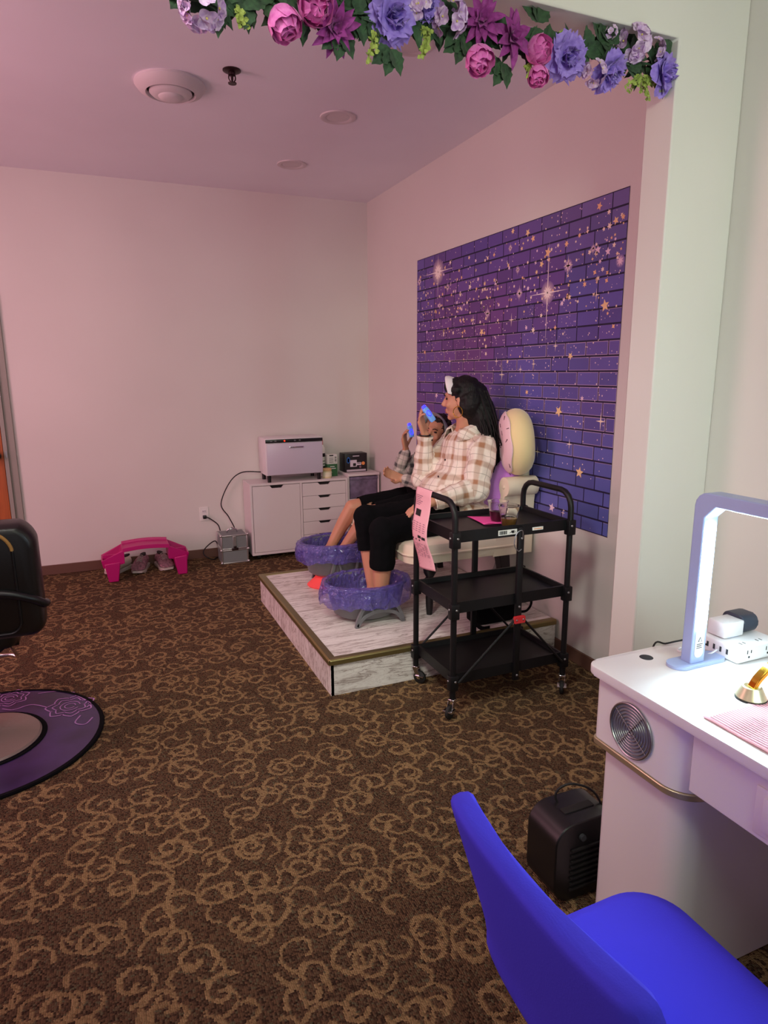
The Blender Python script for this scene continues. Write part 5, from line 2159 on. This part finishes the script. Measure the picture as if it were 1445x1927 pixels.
t = thing('desk_towel', 'pink striped paper towel spread on the near part of the desk', 'towel', (1.32, .66, DZ))
mb = MB()
mb.grid(lambda u, v: V((1.150 + .36 * u, .940 - .56 * v, DZ + .0025 + .0012 * math.sin(9 * u + 4 * v) + .0006 * math.sin(30 * v))), 24, 24)
mb.build('sheet', MTOWEL, t, solid=0.001)
mb = MB()
for k in range(44):
    u0 = .03 + .0222 * k
    rr = []
    for j in range(13):
        v = .02 + .96 * j / 12
        rr.append([V((1.150 + .36 * uu, .940 - .56 * v, DZ + .0036 + .0012 * math.sin(9 * uu + 4 * v) + .0006 * math.sin(30 * v))) for uu in (u0, u0 + .0085)])
    mb.rings(rr, loop=False)
mb.build('stripes', MTOWEL2, t)

# ------------------------------------------------------------------ violet blue desk chair
t = thing('desk_chair', 'violet blue fabric desk chair pulled up to the manicure desk', 'chair', (.76, .67, 0))
Y0, Y1 = .435, .905
mb = MB()
pl = rrect(.60, .975, Y0, Y1 - .02, .10, 10)
cx_, cy_ = .78, .66
mb.rings([[(cx_ + (x - cx_) * k, cy_ + (y - cy_) * k, z + .012 * ((x - .60) / .37) * (1 if z > .43 else 0)) for x, y in pl] for z, k in ((.375, .86), (.385, .95), (.40, .99), (.43, 1.0), (.448, .985), (.457, .95), (.460, .86), (.4605, .5))])
mb.build('seat', MBLUEF, t, angle=70)
mb = MB()
rr = []
for z, x, th, y0, y1 in ((.36, .665, .04, Y0 + .06, Y1 - .06), (.385, .635, .07, Y0 + .015, Y1 - .005), (.42, .612, .075, Y0 - .002, Y1 + .02), (.455, .604, .068, Y0 + .005, Y1 + .012), (.50, .592, .062, Y0 + .012, Y1 - .004), (.60, .560, .060, Y0 + .012, Y1 - .008), (.70, .528, .058, Y0 + .010, Y1 - .012), (.77, .504, .055, Y0 + .010, Y1 - .016), (.795, .494, .050, Y0 + .013, Y1 - .019), (.803, .492, .036, Y0 + .020, Y1 - .026)):
    ring = []
    n = 14
    for k in range(n + 1):      # outer face, bowed
        v = k / n
        ring.append((x - th / 2 + .022 * (abs(2 * v - 1) ** 3), y0 + (y1 - y0) * v, z))
    for k in range(n + 1):
        v = 1 - k / n
        ring.append((x + th / 2 + .020 * (abs(2 * v - 1) ** 3) - .008 * (1 - abs(2 * v - 1) ** 2), y0 + (y1 - y0) * v, z))
    rr.append(ring)
mb.rings(rr)
mb.build('backrest', MBLUEF, t, angle=75, sub=1)
mb = MB()
mb.cyl((.78, .66, .07), (.78, .66, .376), .026, .022, 18)
mb.cyl((.78, .66, .34), (.78, .66, .378), .05, .09, 20)
mb.build('gas_lift', MCHROME, t)
mb = MB()
for k in range(5):
    a = 2 * PI * k / 5 + .3
    mb.tube([(.78, .66, .10), (.78 + .15 * math.cos(a), .66 + .15 * math.sin(a), .085), (.78 + .25 * math.cos(a), .66 + .25 * math.sin(a), .058)], [.026, .020, .014], 10)
sb = mb.build('star_base', MCHROME, t)
for k in range(5):
    a = 2 * PI * k / 5 + .3
    mb = MB()
    p = V((.78 + .25 * math.cos(a), .66 + .25 * math.sin(a), .025))
    mb.tube([p + V((-math.sin(a), math.cos(a), 0)) * .02, p - V((-math.sin(a), math.cos(a), 0)) * .02], .0245, 16)
    mb.build('caster', MRUBBER, t)

# ------------------------------------------------------------------ heater beside the desk
t = thing('fan_heater', 'black fan heater on the carpet beside the desk pedestal', 'heater', (1.16, 1.36, 0))
mb = MB()
mb.prism(rrect(1.072, 1.300, .003, .252, .062, 10), 1.300, 1.435, 'y', bev=0.025)
mb.build('housing', MBLACKP, t, bevel=0.004)
for k in range(8):
    z = .040 + .018 * k
    mb = MB()
    mb.box(1.125, 1.265, 1.294, 1.302, z, z + .006)
    mb.build('grille_slat', MSLOT, t)
mb = MB()
mb.box(1.135, 1.240, 1.345, 1.372, .2495, .256, 0.003)
mb.build('handle_slot', MSLOT, t)
mb = MB()
mb.cyl((1.16, 1.301, .205), (1.16, 1.290, .205), .010, .009, 18)
mb.build('dial', MGRILLE, t)
mb = MB()
mb.tube(smooth_path([(1.150, 1.40, .250), (1.145, 1.405, .275), (1.160, 1.40, .300), (1.200, 1.385, .308), (1.26, 1.36, .27), (1.32, 1.34, .12), (1.40, 1.32, .008)], 7), .0035, 8)
mb.build('cord', MHOSE, t)

# ------------------------------------------------------------------ salon chair, its mat
MC = V((-.56, 2.95, 0))
t = thing('salon_mat', 'round purple floor mat with lilac line drawings and a black edge', 'mat', MC)
mb = MB()
mb.lathe([(.0, .001), (.452, .001), (.452, .010), (.0, .010)], MC, 72, close=False)
mb.build('pad', MPURPLEMAT, t)
mb = MB()
mb.lathe([(.449, .0005), (.466, .0005), (.468, .006), (.464, .012), (.449, .012)], MC, 72, close=False)
mb.build('edge_band', MBLACKF, t)
mb = MB()
mb.lathe([(.221, .0105), (.224, .014), (.240, .0145), (.243, .0105)], MC, 56, close=False)
mb.build('inner_band', MBLACKF, t)
mb = MB()
r_ = random.Random(9)


def flat_line(pts, w):
    pts = smooth_path(pts, 6)
    rr = []
    for i, p in enumerate(pts):
        d = (pts[min(i + 1, len(pts) - 1)] - pts[max(i - 1, 0)])
        if d.length < 1e-6:
            d = V((1, 0, 0))
        d.normalize()
        s_ = V((-d.y, d.x, 0)) * w
        rr.append([p + s_ + V((0, 0, .0012)), p - s_ + V((0, 0, .0012))])
    mb.rings(rr, loop=False)


def rose_line(cx, cy, r):
    for q in range(7):
        a0 = q * 2 * PI / 7 + .3
        for f, w in ((1.0, .003), (.72, .0025)):
            pts = []
            for k in range(7):
                a = a0 + (k - 3) * .17
                rad = r * f * (1 - .25 * abs(k - 3) / 3)
                pts.append(V((cx + rad * math.cos(a), cy + rad * math.sin(a), .010)))
            flat_line(pts, w)
    for f in (.22, .4):
        flat_line([V((cx + r * f * math.cos(k * .7), cy + r * f * math.sin(k * .7), .010)) for k in range(9)], .0022)


rose_line(-.235, 3.135, .105)
rose_line(-.50, 3.33, .085)
rose_line(-.80, 3.20, .10)
rose_line(-.85, 2.78, .10)
for a, b, c, d in (((-.38, 3.33), (-.30, 3.32), (-.25, 3.29), (-.22, 3.27)), ((-.165, 3.09), (-.15, 3.13), (-.19, 3.20), (-.22, 3.25)), ((-.33, 3.16), (-.40, 3.22), (-.47, 3.20), (-.52, 3.23)), ((-.14, 2.98), (-.17, 2.93), (-.21, 2.96), (-.19, 3.02))):
    flat_line([V(q + (.010,)) for q in (a, b, c, d)], .003)
for k in range(14):
    x, y = -.27 + .017 * k - .0004 * k * k, 3.335 - .011 * k
    if (x + .56) ** 2 + (y - 2.95) ** 2 < .18:
        flat_line([V((x + .012 * math.cos(q * 1.3 + k), y + .010 * math.sin(q * 1.3 + k), .010)) for q in range(5)], .0022)
mb.build('line_print', MPURPLELINE, t)

t = thing('salon_chair', 'black vinyl salon chair seen from behind at the left edge', 'salon chair', MC + V((0, 0, .011)))
mb = MB()
mb.lathe([(0, .0115), (.215, .0115), (.222, .016), (.215, .024), (.15, .034), (.07, .046), (.055, .06), (0, .06)], MC, 56, close=False)
mb.build('base_disc', MBASEDISC, t)
mb = MB()
mb.cyl(MC + V((0, 0, .05)), MC + V((0, 0, .30)), .045, .040, 24)
mb.cyl(MC + V((0, 0, .28)), MC + V((0, 0, .41)), .028, .028, 20)
mb.build('hydraulic_post', MCHROME, t)
mb = MB()
mb.prism(rrect(-.83, -.385, 2.90, 3.36, .06, 6), .405, .515, 'z', bev=0.03)
mb.build('seat', MSALON, t)


def pad(x0, x1, y0, y1, zb, zt_, r, crown):
    o = []
    for x, z in rrect(x0, x1, zb, zt_, r, 8):
        k = (z - zb) / (zt_ - zb)
        xm = (x - (x0 + x1) / 2) / ((x1 - x0) / 2)
        o.append((x, z + crown * (1 - xm * xm) * max(0, k - .5) * 2))
    return o


mb = MB()
o = pad(-.855, -.262, 0, 0, .490, .925, .055, .075)
cxm, czm = -.56, .73
mb.rings([[(cxm + (x - cxm) * k, y, czm + (z - czm) * k) for x, z in o] for y, k in ((2.800, .90), (2.806, .95), (2.82, .985), (2.85, 1.0), (2.90, 1.0), (2.925, .985), (2.94, .93))])
mb.xform(Matrix.Translation((-.56, 2.87, .5)) @ Matrix.Rotation(math.radians(4), 4, 'X') @ Matrix.Translation((.56, -2.87, -.5)))
bk = mb.build('backrest', MSALON, t, angle=60)
mb = MB()
o = pad(-.80, -.345, 0, 0, .515, .895, .045, .065)
o = [(x, 2.797 - .07 * (z - .5), z) for x, z in o]
mb.tube(o, .0055, 8, closed=True)
mb.build('piping', MBLACKP, bk)
mb = MB()
mb.tube([V(q) + V((0, -.0015, 0)) for q in [(-.42, 2.797 - .07 * .425, .925)] + o[:9][::-1] + [(-.346, 2.797 - .07 * .30, .80), (-.346, 2.797 - .07 * .24, .74)]] if False else [V(q) + V((0, -.002, 0)) for q in sorted([p for p in o if p[0] > -.40 and p[2] > .80], key=lambda p: p[2])], .0065, 8)
mb.build('worn_edge', MPIPE, bk)
for sg in (-1, 1):
    mb = MB()
    xe = -.56 + sg * .318
    mb.tube(smooth_path([(-.56 + sg * .10, 2.786, .690), (-.56 + sg * .19, 2.778, .678), (-.56 + sg * .26, 2.785, .650), (xe - sg * .03, 2.80, .628), (xe - sg * .018, 2.812, .617), (xe - sg * .014, 2.835, .612)], 7), .017, 12)
    mb.build('armrest', MBLACKP, t)
    mb = MB()
    mb.tube([(xe - sg * .03, 2.84, .612), (xe - sg * .10, 2.93, .54), (xe - sg * .13, 3.02, .46)], .013, 10)
    mb.build('arm_support', MBLACKP, t)
mb = MB()
mb.tube(smooth_path([(-.70, 3.30, .42), (-.72, 3.44, .26), (-.70, 3.52, .16), (-.60, 3.565, .14), (-.50, 3.55, .14), (-.468, 3.50, .15), (-.50, 3.42, .28), (-.52, 3.30, .42)], 8), .009, 10)
mb.build('footrest', MCHROME, t)

# ------------------------------------------------------------------ flower garland under the header
GY = 1.935
t = thing('flower_garland', 'artificial garland of purple and pink flowers hung along the opening header', 'garland', (1.2, GY, ZH))


def gp(px, py, dy=0.0):
    return at(px, py, y=GY + dy)


def petal(mb, M, L, Wd, bend, cup, ruf=0.0, tip=1.0, nu=6, nv=4, seed=0, w0=.25, sharp=False):
    """M maps (across, outward, up) to the world; the petal starts at the origin and grows up, bending outward"""
    def fn(u, v):
        a = bend * u
        q = u * L
        out = q * math.sin(a) * .9
        upw = q * math.cos(a)
        w = Wd * (w0 + (1 - w0) * math.sin(min(1, u * 1.25) * PI / 2)) * (1 - max(0, u - .6) / .4 * tip) if tip < 1 else (Wd * math.sin(PI * min(.985, max(.08, u * .92 + .06))) if sharp else Wd * math.sin(PI * (.08 + .80 * u)) ** .6)
        x = (2 * v - 1) * w
        c_ = cup * ((2 * v - 1) ** 2) * w
        rf = ruf * u * math.sin(7 * v * PI + seed) + ruf * .6 * u * math.sin(13 * v + seed * 2)
        return M @ V((x, out - c_ + rf * .5, upw + rf))
    mb.grid(fn, nu, nv)


def axis_frame(ax):
    z = V(ax).normalized()
    x = z.cross(V((.3, .2, 1)))
    x.normalize()
    y = z.cross(x)
    return Matrix((x, y, z)).transposed().to_4x4()


def ring_M(c, ax, ang, tilt, off=0.0, up=0.0):
    F_ = Matrix.Translation(c) @ axis_frame(ax)
    return F_ @ Matrix.Rotation(ang, 4, 'Z') @ Matrix.Translation((0, off, up)) @ Matrix.Rotation(-tilt, 4, 'X')


rg = random.Random(21)


def peony(c, R, ax):
    mb = MB()
    for n, tilt, L, w, off, cup in ((4, -.15, 1.05, .50, .10, .6), (5, .08, 1.15, .62, .22, .55), (6, .30, 1.2, .66, .34, .5), (6, .62, 1.1, .66, .36, .45)):
        for k in range(n):
            a = 2 * PI * k / n + rg.random() * .6 + tilt
            petal(mb, ring_M(c - V(ax).normalized() * R * .55, ax, a, tilt + .25, R * off), R * L * 1.15, R * w, -.55, cup / max(R, .01) * R, R * .03, seed=rg.random() * 9)
    return mb.build('peony', MPEONY, t, recalc=False, angle=180)


def rose(c, R, ax):
    mb = MB()
    for n, tilt, L, w, bend, off in ((3, -.05, .75, .40, -.2, .03), (4, .25, .85, .50, .1, .08), (5, .55, 1.0, .62, .5, .10), (6, .95, 1.15, .70, .7, .10)):
        for k in range(n):
            a = 2 * PI * k / n + rg.random() * .5 + tilt * 2
            petal(mb, ring_M(c - V(ax).normalized() * R * .35, ax, a, tilt, R * off), R * L, R * w, bend, .35, R * .11, seed=rg.random() * 9, nu=7, nv=8)
    return mb.build('lisianthus', MROSE, t, recalc=False, angle=180)


def spiky(name, c, R, ax, n1, n2, wid):
    mb = MB()
    for n, tilt, L in ((n1, 1.35, 1.0), (n1, 1.0, .85), (n2, .55, .60), (n2 - 2, .2, .42)):
        for k in range(n):
            a = 2 * PI * k / n + rg.random() * .4 + tilt
            petal(mb, ring_M(c, ax, a, tilt + rg.uniform(-.12, .12), R * .03), R * L * rg.uniform(.88, 1.05), R * wid, .25, .5, R * .02, seed=rg.random() * 9, sharp=True)
    mb.sphere(c + V(ax).normalized() * R * .1, R * .12, 1)
    return mb.build(name, MDAHLIA, t, recalc=False, angle=180)


def hydrangea(c, R, ax, n):
    mb = MB()
    cen = []
    A = V(ax).normalized()
    for k in range(n):
        d = V((rg.gauss(0, 1), rg.gauss(0, 1), rg.gauss(0, 1))).normalized()
        d = (d + A * .55).normalized()
        p = c + d * R * .72 * V((1, 1, 1)).length / 1.732
        cen.append(p + d * .004)
        for q in range(4):
            petal(mb, ring_M(p, d, PI / 2 * q + k, 1.05, .001), R * .46, R * .27, .25, .4, .001, seed=k, nu=4, nv=4)
    o = mb.build('hydrangea', MHYD, t, recalc=False, angle=180)
    mb = MB()
    for p in cen:
        mb.sphere(p, R * .06, 1)
    mb.build('flower_eyes', MCENTRE, o)
    return o


def leaf(mb, base, d, n, L, Wd, fold=.25, ser=0.0):
    d, n, s_ = frame(d, n)
    N = 9
    for side in (-1, 1):
        rr = []
        for i in range(N + 1):
            u = i / N
            w = Wd * math.sin(PI * min(.995, u ** .8)) * (1 + ser * (i % 2))
            mid = base + d * (u * L) - n * (.25 * L * u * u)
            rr.append([mid, mid + s_ * side * w * .5 + n * fold * w * .4, mid + s_ * side * w + n * fold * w])
        mb.rings(rr, loop=False)


ctr = [(352, -8), (450, 2), (560, 12), (660, 18), (760, 30), (850, 52), (930, 60), (1010, 88), (1090, 98), (1170, 112), (1262, 128)]
mb = MB()
mb.tube(smooth_path([gp(x, y) for x, y in ctr], 5), .004, 8)
mb.build('stem_wire', MLEAF, t)
for k in range(66):
    f = k / 65 * (len(ctr) - 1)
    i = min(int(f), len(ctr) - 2)
    px = ctr[i][0] + (ctr[i + 1][0] - ctr[i][0]) * (f - i)
    py = ctr[i][1] + (ctr[i + 1][1] - ctr[i][1]) * (f - i)
    c = gp(px + rg.uniform(-12, 12), py + rg.uniform(-14, 10), rg.uniform(-.01, .02))
    mb = MB()
    for q in range(5):
        a = rg.random() * 2 * PI
        d = V((math.cos(a), rg.uniform(-.5, .15), math.sin(a) * .9 - .15))
        leaf(mb, c, d, V((rg.uniform(-.4, .4), -1, rg.uniform(-.3, .5))), rg.uniform(.045, .082), rg.uniform(.013, .021), ser=.22)
    mb.build('leaf_spray', MLEAF, t, recalc=False, angle=180)
for px, py, ang in ((1128, 78, 70), (1150, 82, 95), (1262, 92, 35), (1012, 42, 100), (868, 72, 260), (945, 118, 250), (700, 35, 280), (1180, 128, 20), (640, 60, 265), (553, 15, 250), (735, 92, 260), (1165, 100, -20)):
    c = gp(px, py, -.012)
    mb = MB()
    for q in range(3):
        a = math.radians(ang + (q - 1) * 42)
        leaf(mb, c, V((math.cos(a), -.15, math.sin(a))), V((.2, -1, .2)), .070, .023, ser=.25)
    mb.build('maple_leaf', MLEAF, t, recalc=False, angle=180)


def sprig(px, py, dx, dy_, n, k=1.0):
    mb = MB()
    c = gp(px, py, -.012)
    for q in range(n):
        e = gp(px + dx * rg.uniform(.6, 1.1) + rg.uniform(-14, 14), py + dy_ * rg.uniform(.6, 1.1) + rg.uniform(-8, 8), -.012 + rg.uniform(-.02, .02))
        mb.tube([c, c.lerp(e, .5) + V((0, -.005, .003)), e], .0011, 5)
        for j in range(9):
            p = c.lerp(e, .25 + .75 * j / 8)
            a = rg.random() * 2 * PI
            leaf(mb, p, V((math.cos(a), -.3, math.sin(a))), V((rg.uniform(-.5, .5), -1, rg.uniform(-.5, .5))), .013 * k, .0060 * k)
    mb.build('lime_sprig', MLEAF2, t, recalc=False, angle=180)


for a in ((448, 10, 5, 36, 4), (703, 50, 2, 62, 5), (790, 55, 14, 10, 3), (806, 70, -2, 36, 4), (1052, 62, 30, 8, 4), (1048, 86, 28, 8, 3), (1206, 140, -24, 28, 5), (1212, 140, 20, 26, 5), (1208, 142, -2, 40, 4), (1000, 120, -8, 16, 2)):
    sprig(*a)
AX = V((0, -1, -.25))
for px, py, r, ax in ((590, 14, 31, (.0, -1, -.4)), (899, 108, 28, (0, -.8, -.9)), (1008, 96, 27, (.2, -1, -.2)), (1012, 138, 21, (-.2, -.5, -1)), (532, 36, 29, (.25, -.5, -1.0))):
    peony(gp(px, py, -.03), r / 1245 * 2.3, V(ax))
for px, py, r, ax in ((742, 32, 36, (.1, -1, -.3)), (1070, 108, 34, (-.1, -1, -.35)), (1150, 138, 32, (.3, -.8, -.8)), (1254, 138, 33, (.35, -1, -.1)), (806, 8, 20, (0, -1, -.2))):
    rose(gp(px, py, -.03), r / 1245 * 2.15, V(ax))
spiky('dahlia', gp(628, 52, -.02), 40 / 1245 * 2.35, V((.1, -1, -.5)), 9, 7, .17)
spiky('dahlia', gp(905, 40, -.03), 42 / 1245 * 2.25, V((-.3, -1, -.1)), 9, 7, .16)
spiky('poinsettia', gp(962, 72, -.03), 46 / 1245 * 2.25, V((.1, -1, 0)), 6, 5, .19)
for px, py, r, n in ((380, 12, 34, 18), (786, 14, 24, 12), (846, 34, 31, 16), (1117, 138, 24, 11), (1192, 82, 33, 16), (1232, 92, 20, 9), (1150, 60, 12, 6)):
    hydrangea(gp(px, py, -.025), r / 1245 * 2.2, V((0, -1, -.3)), n)
for k, px in enumerate((460, 700, 930, 1130, 1250)):
    p = gp(px, 40)
    mb = MB()
    mb.tube([(p.x, GY, ZH), (p.x, GY, ZH - .02), (p.x + .006, GY, ZH - .035)], .002, 6)
    mb.build('hook', MSTEEL, t)
